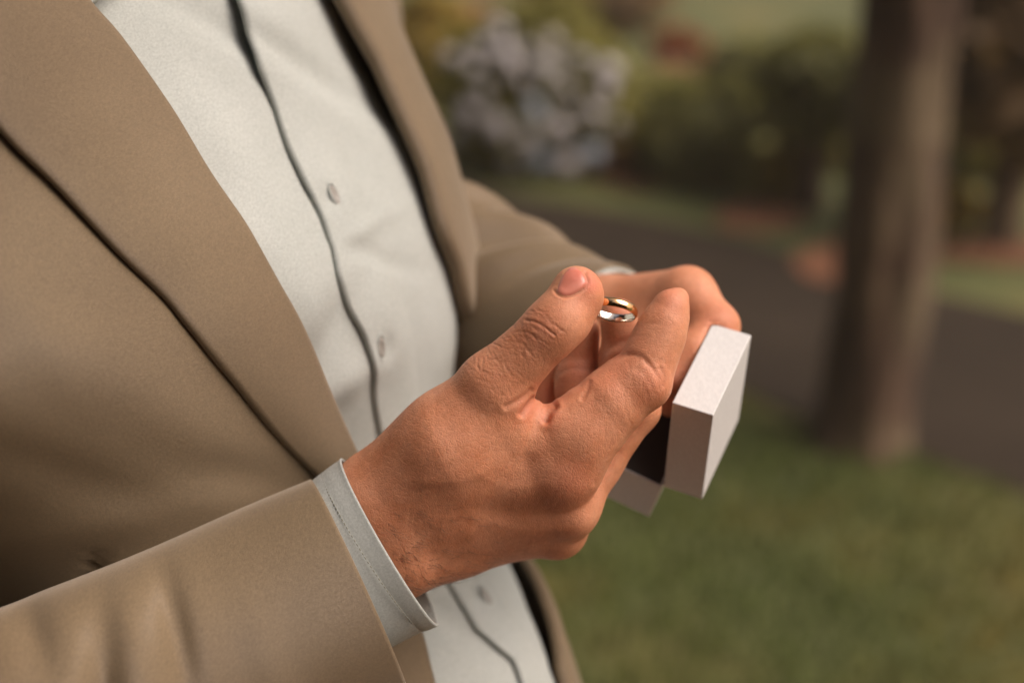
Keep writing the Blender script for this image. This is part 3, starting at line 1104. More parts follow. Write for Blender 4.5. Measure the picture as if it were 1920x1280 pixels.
def inv(pts):
    """photo points on the torso -> (theta, t)"""
    out = []
    for x, y in pts:
        d = (_gx - x) ** 2 + (_gy - y) ** 2
        i, j = np.unravel_index(np.argmin(d), d.shape)
        th, t = _th[i], _tt[j]
        for _ in range(6):
            f0 = np.array(pix(torso(th, t))) - [x, y]
            fa = (np.array(pix(torso(th + 1e-4, t))) - [x, y] - f0) / 1e-4
            fb = (np.array(pix(torso(th, t + 0.1))) - [x, y] - f0) / 0.1
            J = np.stack([fa, fb], 1)
            try:
                s_ = np.linalg.solve(J, -f0)
            except np.linalg.LinAlgError:
                break
            s_[0] = np.clip(s_[0], -0.05, 0.05)
            th2 = np.clip(th + s_[0], _th[0], _th[-1])
            t += np.clip(s_[1], -60, 60)
            th = th2
        out.append((th, t))
    return np.array(out)


def curve_th(pts):
    q = inv(pts)
    q = q[np.argsort(q[:, 1])]
    return lambda t: np.interp(t, q[:, 1], q[:, 0])


roll_px = [(40, -160), (125, 0), (200, 92), (290, 222), (370, 356), (440, 460), (520, 600), (580, 730), (640, 862), (690, 980), (740, 1100), (778, 1210), (800, 1290), (830, 1400), (880, 1600)]
outr_px = [(-260, -60), (-120, 110), (0, 268), (90, 360), (200, 480), (300, 580), (400, 692), (480, 785), (575, 886), (612, 930)]
farr_px = [(520, -160), (600, 0), (680, 150), (740, 290), (785, 440), (825, 560), (862, 680), (915, 860), (975, 1050), (1000, 1170), (1012, 1290), (1040, 1450)]
th_roll = curve_th(roll_px)
outr = inv(outr_px)
rollq = inv(roll_px)
th_far = curve_th(farr_px)
TOP, BOT = -420, 1850
tw = Waves(3, 18, 2.5, 9, 12)
tw2 = Waves(3, 18, 7, 22, 13)


def V(p):                         # view space m -> world
    return c2w(p)


# ---- the person: one skin mesh (hands, forearms, arms and torso), clothes are its children
cz = lambda *q: tuple(np.array(q))
prims = []
tc = [torso(np.pi / 2, t) - TB * F_ax for t in (-420, -150, 150, 450, 750, 1050, 1400, 1750)]
fl = None
cs_ = np.array(tc) * 1000
sh_r = cs_[0] + R_ax * 175 + np.array([0, 10, 0])
sh_l = cs_[0] - R_ax * 175
el_r = mm(-620, 1690, 487)
el_l = mm(640, 490, 815)
body_pr = [(cs_[i] + R_ax * (0 if i < 4 else 45), 88, cs_[i + 1] + R_ax * (0 if i < 3 else 45), 88 if i < 3 else 72, 30) for i in range(len(cs_) - 1)]
body_pr += [(cs_[i] + s_ * R_ax * 62, 80, cs_[i + 1] + s_ * R_ax * 62, 80, 30) for i in range(3) for s_ in (1, -1)]
up = RC.T @ np.array([0, 0, 1.0])
body_pr += [(cs_[0] + R_ax * 60 + up * 30, 80, cs_[0] + R_ax * 165 + up * 10, 52, 40), (cs_[0] - R_ax * 60 + up * 30, 80, cs_[0] - R_ax * 165 + up * 10, 52, 40),
            (sh_r, 50, el_r, 36, 20), (sh_l, 50, el_l, 34, 20),
            (el_r, 34, mm(560, 1100, 592), 20, 8), (el_l, 34, mm(960, 610, 750), 22, 14),
            (cs_[0] + up * 60, 70, cs_[0] + up * 170 + F_ax * 10, 56, 30)]
head_c = cs_[0] + up * 265 + F_ax * 28
body_pr += [(cs_[0] + up * 120 + F_ax * 10, 54, head_c - up * 30, 54, 20), (head_c + up * 22 - F_ax * 12, 88, head_c + up * 22 - F_ax * 32, 84, 20),
            (head_c - up * 45 + F_ax * 20, 62, head_c - up * 78 + F_ax * 52, 26, 25),
            (head_c + F_ax * 84 - up * 0, 9, head_c + F_ax * 98 - up * 28, 12, 10),
            (head_c + F_ax * 70 - up * 58 + R_ax * 14, 8, head_c + F_ax * 70 - up * 58 - R_ax * 14, 8, 6)]
for s_ in (1, -1):
    body_pr.append((head_c + R_ax * 84 * s_ + up * 14, 13, head_c + R_ax * 82 * s_ - up * 20, 9, 5))
    body_pr.append((head_c + F_ax * 74 + up * 26 + R_ax * 14 * s_, 9, head_c + F_ax * 68 + up * 26 + R_ax * 48 * s_, 8, 8))
pts = np.array([q for c_ in body_pr for q in (np.r_[c_[0], c_[1]], np.r_[c_[2], c_[3]])])
fl = Field((pts[:, :3] - pts[:, 3:]).min(0) - 12, (pts[:, :3] + pts[:, 3:]).max(0) + 12, 7.0)
bf = fl.blank()
for c_ in body_pr:
    fl.cone(bf, c_[0], c_[1], c_[2], c_[3], c_[4])
bv, bF = surface_nets(bf, fl.lo, 7.0)
bv = smooth_mesh(bv, bF, 4)

allv = np.vstack([rv, lv, bv])
allF = np.vstack([rF, lF + len(rv), bF + len(rv) + len(lv)])
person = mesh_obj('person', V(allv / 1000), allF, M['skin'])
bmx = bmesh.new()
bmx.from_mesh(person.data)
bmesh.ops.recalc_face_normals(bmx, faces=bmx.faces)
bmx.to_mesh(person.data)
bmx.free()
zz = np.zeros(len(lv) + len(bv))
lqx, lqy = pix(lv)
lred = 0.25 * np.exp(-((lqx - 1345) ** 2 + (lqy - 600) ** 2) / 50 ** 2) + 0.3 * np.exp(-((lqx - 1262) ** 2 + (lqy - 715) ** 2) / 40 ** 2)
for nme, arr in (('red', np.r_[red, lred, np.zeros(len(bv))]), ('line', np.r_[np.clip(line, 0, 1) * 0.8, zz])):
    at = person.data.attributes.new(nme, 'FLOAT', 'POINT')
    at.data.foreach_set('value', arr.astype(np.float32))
tag(person, 'man in tan suit jacket and pale shirt holding a ring and a white box', 'person')

# thumb nail, laid on the thumb's own surface
def front_depth(x, y, zmax=575):
    k = (near_ > 0.02) & (rv[:, 2] < zmax) & (np.abs(qx - x) < 6) & (np.abs(qy - y) < 6)
    if not k.any(): return None
    d = (qx[k] - x) ** 2 + (qy[k] - y) ** 2
    wgt = np.exp(-d / 8.0) + 1e-9
    return (rv[k, 2] * wgt).sum() / wgt.sum(), (rn[k] * wgt[:, None]).sum(0) / wgt.sum()


qx, qy = pix(rv)
oc = crom(np.vstack([nail_out, nail_out[:1]]), 41)[:-1]
ctr = np.array([1072., 528.])
nv_, nf_ = [], []
ns, nr = 40, 9
for j in range(nr + 1):
    for i in range(ns):
        q = ctr + (oc[i] - ctr) * (j / nr)
        fd = front_depth(*q)
        if fd is None:
            fd = last
        last = fd
        z, n_ = fd
        n_ = n_ / np.linalg.norm(n_)
        lift = 0.5 * (1 - (j / nr) ** 8) - 0.25 * (j == nr)
        nv_.append(mm(q[0], q[1], z) + n_ * lift)
nv_ = np.array(nv_)
nv_[:ns] = nv_[:ns].mean(0)
nf_ = grid_faces(nr + 1, ns, wrap_v=True)
nv_ = smooth_mesh(nv_, nf_, 3)
mesh_obj('fingernail', V(nv_ / 1000), nf_, M['nail'], person)

# fine hair on the wrist and the back of the hand
hv, hf = [], []
cand = np.nonzero((near_ > -0.15) & (rv[:, 2] < 600) & (qx > 655) & (qx < 960) & (qy > 880) & (qy < 1110))[0]
r3 = np.random.default_rng(5)
wt = np.clip((qy[cand] - 900) / 200, 0.04, 1) ** 1.5 * np.clip((960 - qx[cand]) / 250, 0.05, 1)
for i in r3.choice(cand, 240, replace=False, p=wt / wt.sum()):
    p0, n0 = rv[i], rn[i]
    d0 = np.array([0.75, -0.55, 0.1]) + r3.normal(0, 0.3, 3)
    d0 -= n0 * (d0 @ n0)
    d0 /= np.linalg.norm(d0)
    L = r3.uniform(3.5, 8)
    sd_ = np.cross(d0, n0)
    b0 = len(hv)
    for k in range(5):
        t = k / 4
        c0 = p0 + d0 * L * t + n0 * (L * 0.35 * t * (1 - 0.55 * t) - 0.1)
        r0 = 0.07 * (1 - 0.8 * t)
        for m_ in range(3):
            hv.append(c0 + r0 * (math.cos(m_ * 2.094) * sd_ + math.sin(m_ * 2.094) * n0))
    for k in range(4):
        for m_ in range(3):
            hf.append((b0 + k * 3 + m_, b0 + k * 3 + (m_ + 1) % 3, b0 + k * 3 + 3 + (m_ + 1) % 3, b0 + k * 3 + 3 + m_))
tag(mesh_obj('arm_hair', V(np.array(hv) / 1000), hf, M['hair'], person), kind='stuff')

# ---- shirt
def fold(p, amp=1.0):
    return amp * (0.0021 * tw(p) + 0.0012 * tw2(p))


edge_px = [(395, -120), (432, 0), (455, 60), (480, 130), (520, 200), (545, 270), (580, 350), (603, 400), (617, 460), (625, 520), (650, 580), (672, 630), (686, 690), (697, 750),
           (712, 805), (745, 900), (800, 1010), (850, 1090), (885, 1145), (903, 1180), (935, 1212), (962, 1238), (974, 1285), (1010, 1400)]
th_edge = curve_th(edge_px)
nt = 300
T = np.linspace(TOP, BOT, nt)[None, :]


def shirt_wave(th, t, p):
    h = fold(p)
    # soft pulls that run down from the buttons and the hollow under the lapel
    for (cx, cy, ang, L, wd, a) in ((560, 120, 28, 260, 26, -.0035), (610, 640, -62, 130, 36, -.004), (640, 720, -40, 100, 30, .003), (760, 560, 80, 200, 26, -.002),
                                    (560, 560, 60, 240, 40, .003), (690, 350, 75, 220, 26, -.002), (860, 1160, 40, 120, 30, -.004), (470, 330, 55, 260, 40, .002),
                                    (700, 480, 20, 80, 20, -.0018), (680, 430, -30, 80, 18, .0015)):
        x, y = pix(p)
        ca, sa = math.cos(math.radians(ang)), math.sin(math.radians(ang))
        u, w2 = (x - cx) * ca + (y - cy) * sa, -(x - cx) * sa + (y - cy) * ca
        h = h + a * np.exp(-(u / L) ** 2 - (w2 / wd) ** 2)
    return h


shirt_parent = None
# under panel (his right side)
u = np.linspace(0, 1, 90)[:, None]
t1 = np.broadcast_to(T, (90, nt))
th = np.radians(12) + (th_edge(t1) + 0.10 - np.radians(12)) * u
p, a_, n_ = tframe(th, t1)
hh = shirt_wave(th, t1, p) - 0.0006
hh -= 0.0016 * np.clip((th - th_edge(t1) + 0.02) / 0.12, 0, 1) ** 1.5
hh -= 0.003 * np.exp(-((t1 - 60) / 95.0) ** 2) * np.clip((th - th_edge(t1) + 0.10) / 0.2, 0, 1)
shirt = mesh_obj('shirt', V((p + n_ * hh[..., None]).reshape(-1, 3)), grid_faces(90, nt), M['shirt'], person)
solidify(shirt, 0.0006, 0)
# over panel (his left side) with a turned edge
us = np.r_[np.linspace(0, 1, 9) ** 1.0 * 0.02, np.linspace(0.025, 1, 90)][:, None]
nu = len(us)
t1 = np.broadcast_to(T, (nu, nt))
te = th_edge(t1)
th = te + (np.radians(176) - te) * us
p, a_, n_ = tframe(th, t1)
hh = shirt_wave(th, t1, p)
es = (th - te) * 0.14                                # metres from the edge
hh = hh - 0.009 * np.clip((th - th_far(t1) - 0.16) / 0.2, 0, 1)
lift = 0.0013 + 0.0006 * np.sin(t1 * 0.021 + 1.0) + 0.004 * np.exp(-((t1 - 60) / 90.0) ** 2)
hh = hh + lift * np.exp(-(es / 0.028) ** 2) + 0.0012
hh = hh - 0.0022 * np.clip(1 - es / 0.0006, 0, 1) ** 2
hh = hh - 0.0007 * np.exp(-((es - 0.030) / 0.0012) ** 2)  # placket seam
for bx, by in ((622, 372), (715, 652), (908, 1115)):
    x, y = pix(p)
    hh = hh - 0.0022 * np.exp(-((x - bx + 3) / 16.0) ** 2 - ((y - by) / 26.0) ** 2)
pn = mesh_obj('placket_panel', V((p + n_ * hh[..., None]).reshape(-1, 3)), grid_faces(nu, nt), M['shirt'], shirt)
solidify(pn, 0.0006, 0)
# buttons half hidden in their buttonholes
pp = (p + n_ * hh[..., None])
ppx, ppy = pix(pp)
for bx, by in ((622, 371), (715, 651), (908, 1116)):
    k = np.unravel_index(np.argmin((ppx - bx) ** 2 + (ppy - by) ** 2 + 1e6 * (th - te > 0.4)), ppx.shape)
    c0, nn, aa = pp[k], n_[k], a_[k]
    bb = np.cross(nn, aa)
    prof = [(0, .0009), (.0018, .0009), (.0030, .0013), (.0042, .0016), (.0049, .0013), (.0051, .0006), (.0048, -.001), (0, -.001)]
    k = 22
    vv_ = np.array([c0 + nn * (hz - 0.0002) + (aa * 0.40 * math.cos(q) + bb * 0.95 * math.sin(q)) * r for r, hz in prof for q in np.arange(k) / k * 2 * math.pi])
    mesh_obj('button', V(vv_), grid_faces(len(prof), k, wrap_v=True), M['button'], shirt)
    q = np.arange(28) / 28 * 2 * math.pi
    loop = np.array([c0 + nn * 0.0006 + aa * .0025 * math.cos(x) + bb * .0060 * math.sin(x) for x in q])
    vv_ = []
    for c_ in loop:
        out = c_ - c0 - nn * 0.0006
        out /= np.linalg.norm(out)
        for j in range(5):
            vv_.append(c_ + (out * math.cos(j * 1.2566) + nn * math.sin(j * 1.2566)) * 0.0007)
    mesh_obj('buttonhole', V(np.array(vv_)), grid_faces(28, 5, True, True), M['shirt'], shirt)
# tip of the collar
cq = crom(inv([(60, -170), (105, -60), (152, 26)]), 12)
dq = crom(inv([(330, -170), (240, -60), (156, 24)]), 12)
rows = []
for k in np.linspace(0, 1, 10):
    q = cq + (dq - cq) * k
    p2, a2, n2 = tframe(q[:, 0], q[:, 1])
    rows.append(p2 + n2 * (0.006 + 0.002 * math.sin(math.pi * k)))
cl = mesh_obj('collar', V(np.array(rows).reshape(-1, 3)), grid_faces(10, 12), M['shirt'], shirt)
solidify(cl, 0.0016, 0)

# ---- jacket: near front, back and far front as one shell, lapels on top
jw = Waves(3, 16, 1.8, 6, 21)
jw2 = Waves(3, 16, 6, 14, 22)


def jfold(p):
    return 0.0011 * jw(p) + 0.0004 * jw2(p)


nt2 = 240
T2 = np.linspace(TOP, BOT, nt2)[None, :]
u = np.linspace(0, 1, 100)[:, None]
t1 = np.broadcast_to(T2, (100, nt2))
tr_ = th_roll(t1)
th = np.radians(-92) + (tr_ + 0.012 - np.radians(-92)) * u
p, a_, n_ = tframe(th, t1)
x, y = pix(p)
hh = 0.0075 + jfold(p)
hh = hh - 0.003 * np.exp(-((x - 180) / 12.) ** 2) * np.clip((y - 990) / 40, 0, 1)   # dart
for (cx, cy, ang, L, wd, a) in ((450, 880, 15, 120, 40, -.004), (250, 940, -10, 220, 40, .003), (300, 760, 35, 260, 60, .0025), (120, 860, 20, 200, 40, -.0025), (60, 620, 50, 160, 50, .002)):
    ca, sa = math.cos(math.radians(ang)), math.sin(math.radians(ang))
    q1, q2 = (x - cx) * ca + (y - cy) * sa, -(x - cx) * sa + (y - cy) * ca
    hh = hh + 0.6 * a * np.exp(-(q1 / L) ** 2 - (q2 / wd) ** 2)
jacket = mesh_obj('jacket', V((p + n_ * hh[..., None]).reshape(-1, 3)), grid_faces(100, nt2), M['suit'], person)
solidify(jacket, 0.0016, 0)
# back and far front
u = np.linspace(0, 1, 110)[:, None]
t1 = np.broadcast_to(T2, (110, nt2))
tf = th_far(t1)
tf = tf + np.where(t1 < 800, 0.13, np.interp(t1, [800, 1000], [0.13, 0.16]))
th = tf + (np.radians(269) - tf) * u
p, a_, n_ = tframe(th, t1)
es = (th - tf) * 0.14
hh = 0.0075 + jfold(p) + 0.002 * np.exp(-((es - 0.012) / 0.014) ** 2) * (t1 > 850) - 0.004 * np.clip(1 - es / 0.004, 0, 1) ** 2
fo = mesh_obj('far_front', V((p + n_ * hh[..., None]).reshape(-1, 3)), grid_faces(110, nt2), M['suit'], jacket)
solidify(fo, 0.0016, 0)


def lapel(A, B, offA, offB, roll_r, tuck, name, flipdir=1):
    """A: outer edge (theta, t), B: roll line; the cloth turns round at the roll line and runs back under"""
    ns_ = 160
    A, B = crom(A, ns_), crom(B, ns_)
    wv_ = np.linspace(0, 1, 40)
    rows = []
    for k in wv_:
        q = A + (B - A) * k
        p, a_, n_ = tframe(q[:, 0], q[:, 1])
        o = offA + (offB - offA) * k + 0.0022 * math.sin(math.pi * k) - 0.0016 * max(0, 1 - k / 0.05) ** 2
        rows.append(p + n_ * (o + jfold(p) * 0.35)[:, None] if np.ndim(o) else p + n_ * (o + jfold(p) * 0.35)[:, None])
    p, a_, n_ = tframe(B[:, 0], B[:, 1])
    o = offB + jfold(p) * 0.35
    for k in np.linspace(0, 1, 9)[1:]:
        ang = k * math.pi
        rows.append(p + a_ * (flipdir * roll_r * math.sin(ang)) + n_ * (o - roll_r * (1 - math.cos(ang)))[:, None])
    for k in (0.3, 0.65, 1.0):
        rows.append(p - a_ * (flipdir * tuck * k) + n_ * (o - 2 * roll_r - 0.0006 * k)[:, None])
    g = np.stack(rows, 0)
    ob = mesh_obj(name, V(g.reshape(-1, 3)), grid_faces(g.shape[0], ns_), M['suit'], jacket)
    solidify(ob, 0.0022, 0)
    return ob


nb = int(np.sum(np.array(roll_px)[:, 1] < 900))
lapel(outr, rollq[:nb + 1], 0.0112, 0.0105, 0.0030, 0.012, 'lapel')
# far lapel
tt_ = np.linspace(-250, 840, 26)
B = np.c_[th_far(tt_) + np.interp(tt_, [0, 400], [0.015, 0.05]), tt_]
wd_ = np.interp(tt_, [-250, 0, 300, 600, 840], [0.95, 0.95, 0.95, 0.9, 0.5])
A = np.c_[th_far(tt_) + wd_, tt_ - 20]
lapel(A, B, 0.0135, 0.0135, 0.0036, 0.016, 'lapel', -1)


# ---- tubes: sleeves and cuffs
def sleeve(name, axis, rads, flat, mat, parent, foldf, nseg=120, nlen=150, roll=0.0, lipt=0.0, side=None):
    ax = np.array([P(*q) for q in axis])
    ax = crom(ax, nlen)
    # even resample in 3d
    d = np.r_[0, np.cumsum(np.linalg.norm(np.diff(ax, axis=0), axis=1))]
    ss = np.linspace(0, d[-1], nlen)
    ax = np.stack([np.interp(ss, d, ax[:, k]) for k in range(3)], 1)
    tan = np.gradient(ax, axis=0)
    tan /= np.linalg.norm(tan, axis=1, keepdims=True)
    zf = np.array([0, 0, 1.0]) if side is None else np.array(side)
    b = zf - tan * (tan @ zf)[:, None]                # depth direction
    b /= np.linalg.norm(b, axis=1, keepdims=True)
    a = np.cross(tan, b)                              # in-picture direction
    rr = np.interp(np.linspace(0, 1, nlen), np.linspace(0, 1, len(rads)), rads)
    ph = np.arange(nseg) / nseg * 2 * math.pi
    s1 = (d[-1] - ss)[:, None] * np.ones(nseg)        # metres back from the opening
    phg = ph[None] * np.ones((nlen, 1))
    dr = foldf(s1, phg)
    q = ax[:, None] + (rr[:, None] + dr)[..., None] * (np.cos(phg)[..., None] * a[:, None] + flat * np.sin(phg)[..., None] * b[:, None])
    o = mesh_obj(name, V(q.reshape(-1, 3)), grid_faces(nlen, nseg, wrap_v=True), mat, parent)
    return o, q, (ax, tan, a, b, rr)


sw = Waves(3, 16, 5, 16, 31)


def near_fold(s, ph):
    g = np.clip(s / 0.16, 0, 1)
    q = np.stack([s * 1.0, 0.05 * np.cos(ph), 0.05 * np.sin(ph)], -1)
    out = 0.0016 * sw(q) * (0.3 + g)
    # broad drapes; ph = pi/2 is away from the viewer, -pi/2 towards him, 0 / pi the picture edges
    for (s0, p0, ang, L, wd, a) in FOLDS:
        ds, dp = s - s0, (np.mod(ph - p0 + math.pi, 2 * math.pi) - math.pi) * 0.045
        ca, sa = math.cos(math.radians(ang)), math.sin(math.radians(ang))
        u1, u2 = ds * ca + dp * sa, -ds * sa + dp * ca
        out = out + 2.1 * a * np.exp(-(u1 / L) ** 2 - (u2 / wd) ** 2)
    return out


FOLDS = [(0.083, -1.9, 72, 0.026, 0.006, -0.0026), (0.104, -1.85, 74, 0.030, 0.011, 0.0022), (0.120, -1.55, 66, 0.036, 0.0065, -0.0042),
         (0.140, -1.6, 58, 0.040, 0.013, 0.0022), (0.158, -1.05, 38, 0.034, 0.008, -0.0060), (0.176, -1.9, 44, 0.030, 0.007, -0.0040), (0.196, -1.20, 30, 0.045, 0.009, -0.0062),
         (0.214, -1.75, 34, 0.05, 0.013, 0.0030), (0.232, -1.3, 26, 0.05, 0.009, -0.0060), (0.05, -1.2, 80, 0.04, 0.012, 0.0008), (0.13, -2.5, 84, 0.02, 0.007, -0.0018)]
near_axis = [(-620, 1690, .485), (-300, 1545, .505), (-60, 1440, .527), (200, 1326, .553), (440, 1206, .578), (672, 1094, .590)]
sl, q, fr = sleeve('sleeve', near_axis, [.060, .056, .052, .050, .0485, .0475], 0.86, M['suit'], person, near_fold, 140, 190)
solidify(sl, 0.0026, 1)
ax_, tan_, a_, b_, rr_ = fr
# hem line: a faint ridge where the sleeve's edge is turned in
cuff_axis = [(500, 1160, .587), (600, 1100, .589), (690, 1037, .5905), (730, 1013, .591)]
cw = Waves(3, 10, 10, 30, 5)
cf, q, fr2 = sleeve('cuff', cuff_axis, [.033, .0342, .0365, .0388], 0.90, M['shirt'], person,
                    lambda s, ph: 0.0006 * cw(np.stack([s, .04 * np.cos(ph), .04 * np.sin(ph)], -1)) + 0.0001 * np.exp(-((s - 0.0) / 0.002) ** 2)
                    - 0.0001 * np.exp(-((s - 0.0080) / 0.0010) ** 2), 120, 80)
solidify(cf, 0.0011, 0)
# stitching round the cuff
ax_, tan_, a2_, b2_, rr2_ = fr2
dl = np.r_[0, np.cumsum(np.linalg.norm(np.diff(ax_, axis=0), axis=1))]
i = int(np.argmin(np.abs(dl[-1] - dl - 0.0080)))
vv_, ff_ = [], []
nst = 120
for k in range(nst):
    pa = [ax_[i] + (rr2_[i] + 0.0006) * (math.cos(x) * a2_[i] + 0.90 * math.sin(x) * b2_[i]) for x in np.linspace(k, k + 0.62, 4) / nst * 2 * math.pi]
    for j, c_ in enumerate(pa):
        out = c_ - ax_[i]
        out /= np.linalg.norm(out)
        for m_ in range(5):
            an = m_ * 1.2566
            rad_ = 0.00024 * (0.5 if j in (0, 3) else 1)
            vv_.append(c_ + rad_ * (math.cos(an) * out + math.sin(an) * tan_[i]))
    b0 = k * 20
    for j in range(3):
        for m_ in range(5):
            ff_.append((b0 + j * 5 + m_, b0 + j * 5 + (m_ + 1) % 5, b0 + j * 5 + 5 + (m_ + 1) % 5, b0 + j * 5 + 5 + m_))
tag(mesh_obj('stitching', V(np.array(vv_)), ff_, M['thread'], cf), kind='stuff')

# far sleeve and its cuff
FOLDS = [(0.034, -2.5, 58, 0.04, 0.008, -0.0022), (0.052, -2.3, 62, 0.05, 0.010, 0.0022), (0.074, -2.4, 56, 0.05, 0.008, -0.0048), (0.094, -2.6, 60, 0.05, 0.011, 0.0040),
         (0.112, -2.2, 50, 0.05, 0.007, -0.0050), (0.132, -2.5, 56, 0.05, 0.012, 0.0040), (0.155, -2.4, 60, 0.05, 0.008, -0.0050), (0.085, 2.8, 60, 0.04, 0.008, -0.0030), (0.065, 3.0, 70, 0.04, 0.010, 0.0020)]
far_axis = [(560, 455, .83), (760, 514, .79), (880, 546, .771), (1000, 600, .737), (1136, 634, .701)]
sl2, q, fr3 = sleeve('sleeve', far_axis, [.060, .056, .050, .0415, .037], 0.9, M['suit'], person, near_fold, 90, 120)
solidify(sl2, 0.0026, 1)
cf2, q, fr4 = sleeve('cuff', [(1020, 590, .733), (1060, 606, .720), (1138, 632, .697)], [.031, .0315, .0325], 0.85, M['shirt'], person, lambda s, ph: 0 * s, 60, 20)
solidify(cf2, 0.0018, -1)
# upper sleeves to the shoulders (mostly outside the picture)
for s_, el, fa in ((1, P(-620, 1690, .485), P(-400, 1590, .498)), (-1, P(560, 455, .83), P(690, 490, .805))):
    sh = (cs_[0] + s_ * R_ax * 172) / 1000
    q = crom(np.array([sh, (sh + el) / 2 + s_ * R_ax * 0.015, el, fa]), 28)
    tube('upper_sleeve', V(q), np.interp(np.linspace(0, 1, 28), [0, 0.7, 0.85, 1], [0.082, 0.066, 0.063, 0.048]), M['suit'], jacket, 24)
# yoke of the jacket over the shoulders
yk = []
for k, (sc1, dz) in enumerate(((1.0, 0.0), (0.98, 0.02), (0.90, 0.045), (0.74, 0.065), (0.55, 0.075))):
    c0 = torso(np.pi / 2, TOP) - TB * F_ax
    th = np.linspace(0, 2 * np.pi, 60, endpoint=False)
    ring_ = torso(th, TOP)
    yk.append(c0 + (ring_ - c0) * sc1 * 1.04 + up * dz)
yk = np.array(yk)
mesh_obj('yoke', V(yk.reshape(-1, 3)), grid_faces(5, 60, wrap_v=True), M['suit'], jacket)
# hair cap
th = np.linspace(0, 2 * np.pi, 28, endpoint=False)
hr = []
for k in np.linspace(0, 1, 9):
    an = -0.15 + k * (math.pi / 2 + 0.12)
    for x in th:
        d = math.cos(an) * (math.cos(x) * R_ax + math.sin(x) * F_ax) + math.sin(an) * up
        rr0 = 98 if math.sin(x) < 0.55 or k > 0.35 else 86
        hr.append(head_c + up * 24 - F_ax * 22 + d * rr0 * np.array([1, 1, 1]))
mesh_obj('hair', V(np.array(hr) / 1000), grid_faces(9, 28, wrap_v=True), M['hair'], person)
# trousers down to the grass
hipw = c2w((torso(np.pi / 2, BOT) - TB * F_ax + R_ax * 0.10 - F_ax * 0.06)[None])[0]
Fw, Rw = RC @ F_ax, RC @ R_ax
Fw[2] = 0; Rw[2] = 0
Fw /= np.linalg.norm(Fw); Rw /= np.linalg.norm(Rw)
trs = None
for s_ in (1, -1):
    q = crom(np.array([hipw + Rw * .07 * s_ + [0, 0, .10], hipw + Rw * .09 * s_ - [0, 0, .2], np.r_[(hipw + Rw * .10 * s_)[:2], hipw[2] * .45], np.r_[(hipw + Rw * .11 * s_)[:2], 0.05]]), 24)
    o = tube('trouser_leg', V(np.zeros((1, 3))) * 0 + q, np.interp(np.linspace(0, 1, 24), [0, .3, 1], [.135, .10, .085]), M['suit'], person, 24)
    s0 = np.r_[(hipw + Rw * .11 * s_)[:2], 0]
    q = crom(np.array([s0 - Fw * .06 + [0, 0, .045], s0 + Fw * .08 + [0, 0, .042], s0 + Fw * .2 + [0, 0, .032]]), 12)
    tube('shoe', q, [.03, .04, .043, .044, .044, .044, .043, .042, .04, .036, .03, .018], M['bark'], person, 16)

# ================================================================== RING BOX
bx = empty('ring_box', c2w((HN / 1000)[None])[0], 'small white hinged ring box held open in the far hand', 'ring box')


def tray(name, o, e1, e2, e3, l1, l2, l3, wall, parent):
    """box standing on corner o with its open side at e1 = 0 (inner), solid floor at e1 = l1"""
    bm = bmesh.new()
    def box(a, b):
        vs = [bm.verts.new(tuple(c2w(((o + e1 * (a[0] if i & 1 == 0 else b[0]) + e2 * (a[1] if i & 2 == 0 else b[1]) + e3 * (a[2] if i & 4 == 0 else b[2])) / 1000)[None])[0])) for i in range(8)]
        return vs
    ou = box((0, 0, 0), (l1, l2, l3))
    inn = box((0, wall, wall), (l1 - wall, l2 - wall, l3 - wall))
    F = lambda *i: bm.faces.new(i)
    # outside: floor and four sides
    F(ou[1], ou[3], ou[7], ou[5])
    F(ou[0], ou[1], ou[5], ou[4]); F(ou[2], ou[6], ou[7], ou[3])
    F(ou[0], ou[2], ou[3], ou[1]); F(ou[4], ou[5], ou[7], ou[6])
    # inside
    F(inn[1], inn[5], inn[7], inn[3])
    F(inn[0], inn[4], inn[5], inn[1]); F(inn[2], inn[3], inn[7], inn[6])
    F(inn[0], inn[1], inn[3], inn[2]); F(inn[4], inn[6], inn[7], inn[5])
    # rim
    for a, b in ((0, 2), (2, 6), (6, 4), (4, 0)):
        F(ou[a], ou[b], inn[b], inn[a])
    bmesh.ops.recalc_face_normals(bm, faces=bm.faces)
    me = bpy.data.meshes.new(name)
    bm.to_mesh(me)
    bm.free()
    me.materials.append(M['paper'])
    ob = bpy.data.objects.new(name, me)
    COL.objects.link(ob)
    ob.parent = parent
    ob.matrix_parent_inverse = parent.matrix_basis.inverted()
    m = ob.modifiers.new('edge', 'BEVEL')
    m.width = 0.0005
    m.segments = 3
    m.limit_method = 'ANGLE'
    return ob


def block(name, o, e1, e2, e3, lo, hi, mat, parent):
    v = [c2w(((o + e1 * (lo[0] if i & 1 == 0 else hi[0]) + e2 * (lo[1] if i & 2 == 0 else hi[1]) + e3 * (lo[2] if i & 4 == 0 else hi[2])) / 1000)[None])[0] for i in range(8)]
    ob = mesh_obj(name, v, [(0, 2, 3, 1), (4, 5, 7, 6), (0, 1, 5, 4), (2, 6, 7, 3), (0, 4, 6, 2), (1, 3, 7, 5)], mat, parent, smooth=False)
    m = ob.modifiers.new('edge', 'BEVEL')
    m.width = 0.0008
    m.segments = 3
    return ob


lid = tray('lid', D_, BU, BV, BW, LU, LV, LW, 1.1, bx)
block('lid_lining', D_, BU, BV, BW, (1.2, 1.15, 1.15), (LU - 1.2, LV - 1.15, LW - 1.15), M['lining'], lid)
bs = tray('base', HB, BB, BR, BW, LB, LV, LW, 1.1, bx)
block('cushion', HB, BB, BR, BW, (1.2, 1.15, 1.15), (LB - 1.2, LV - 1.15, LW - 1.15), M['lining'], bs)
block('hinge_tape', HN, BU, BV, BW, (-0.9, -0.6, 1.5), (0.5, 0.5, LW - 1.5), M['lining'], bx)

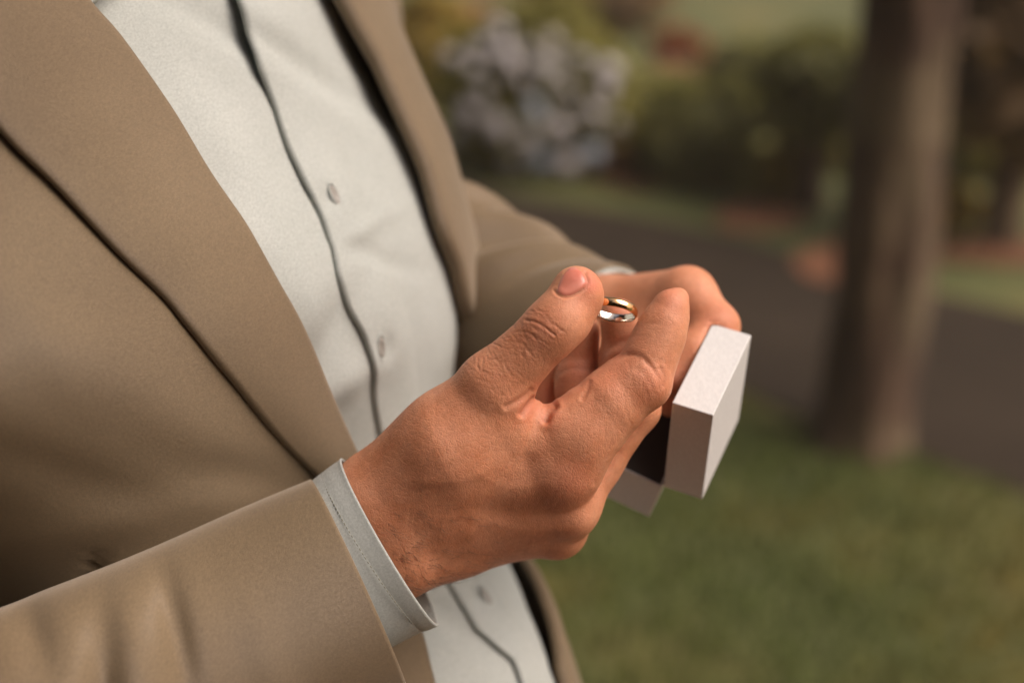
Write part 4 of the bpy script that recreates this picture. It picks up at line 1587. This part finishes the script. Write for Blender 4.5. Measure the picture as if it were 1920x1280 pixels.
# ================================================================== RING
rc = mm(1150, 581, 571)
rg = empty('ring', c2w((rc / 1000)[None])[0], 'slim two tone wedding ring pinched between thumb and index finger', 'ring')
tilt, rollz = math.radians(18), math.radians(-11)
axr = np.array([0, math.cos(tilt), math.sin(tilt)])          # top leans away from the viewer: seen from below
axr = np.array([axr[0] * math.cos(rollz) - axr[1] * math.sin(rollz), axr[0] * math.sin(rollz) + axr[1] * math.cos(rollz), axr[2]])
e1 = np.cross(axr, [0, 0, 1.0]); e1 /= np.linalg.norm(e1)
e2 = np.cross(axr, e1)


def band(name, prof, mat):
    k = 128
    ph = np.arange(k) / k * 2 * math.pi
    v = np.array([rc + (e1 * math.cos(x) + e2 * math.sin(x)) * r + axr * y for r, y in prof for x in ph])
    return mesh_obj(name, c2w(v / 1000), grid_faces(len(prof), k, wrap_u=True, wrap_v=True), mat, rg)


RO, RI, HW = 9.9, 8.8, 1.85
out_p = [(9.15, -HW)] + [(RO - 0.62 * (abs(s_) ** 2.6), s_ * HW) for s_ in np.linspace(-1, 1, 15)] + [(9.15, HW), (9.12, 0)]
inn_p = [(9.11, HW * .98)] + [(RI + 0.22 * abs(s_) ** 2.5, s_ * HW * .98) for s_ in np.linspace(1, -1, 11)] + [(9.11, -HW * .98)]
band('outer_band', out_p, M['gold'])
band('inner_band', inn_p, M['silver'])

# ================================================================== AIR: thin volume added to lift the dark background tones
hz = bpy.data.materials.new('tone_lift_volume')
hz.use_nodes = True
hn, hl = hz.node_tree.nodes, hz.node_tree.links
hn.remove(hn['Principled BSDF'])
pv = hn.new('ShaderNodeVolumePrincipled')
pv.inputs['Color'].default_value = (1.0, 0.86, 0.66, 1)
pv.inputs['Density'].default_value = 0.0055
hl.new(pv.outputs[0], hn['Material Output'].inputs['Volume'])
X0, Z0_, Z1_ = 62.0, -1.0, 8.0
v = [(x, y, z) for z in (Z0_, Z1_) for x, y in ((-X0, -X0), (X0, -X0), (X0, X0), (-X0, X0))]
hzo = mesh_obj('tone_lift_haze', v, [(3, 2, 1, 0), (4, 5, 6, 7), (0, 1, 5, 4), (1, 2, 6, 5), (2, 3, 7, 6), (3, 0, 4, 7)], hz, smooth=False)
tag(hzo, kind='stuff')
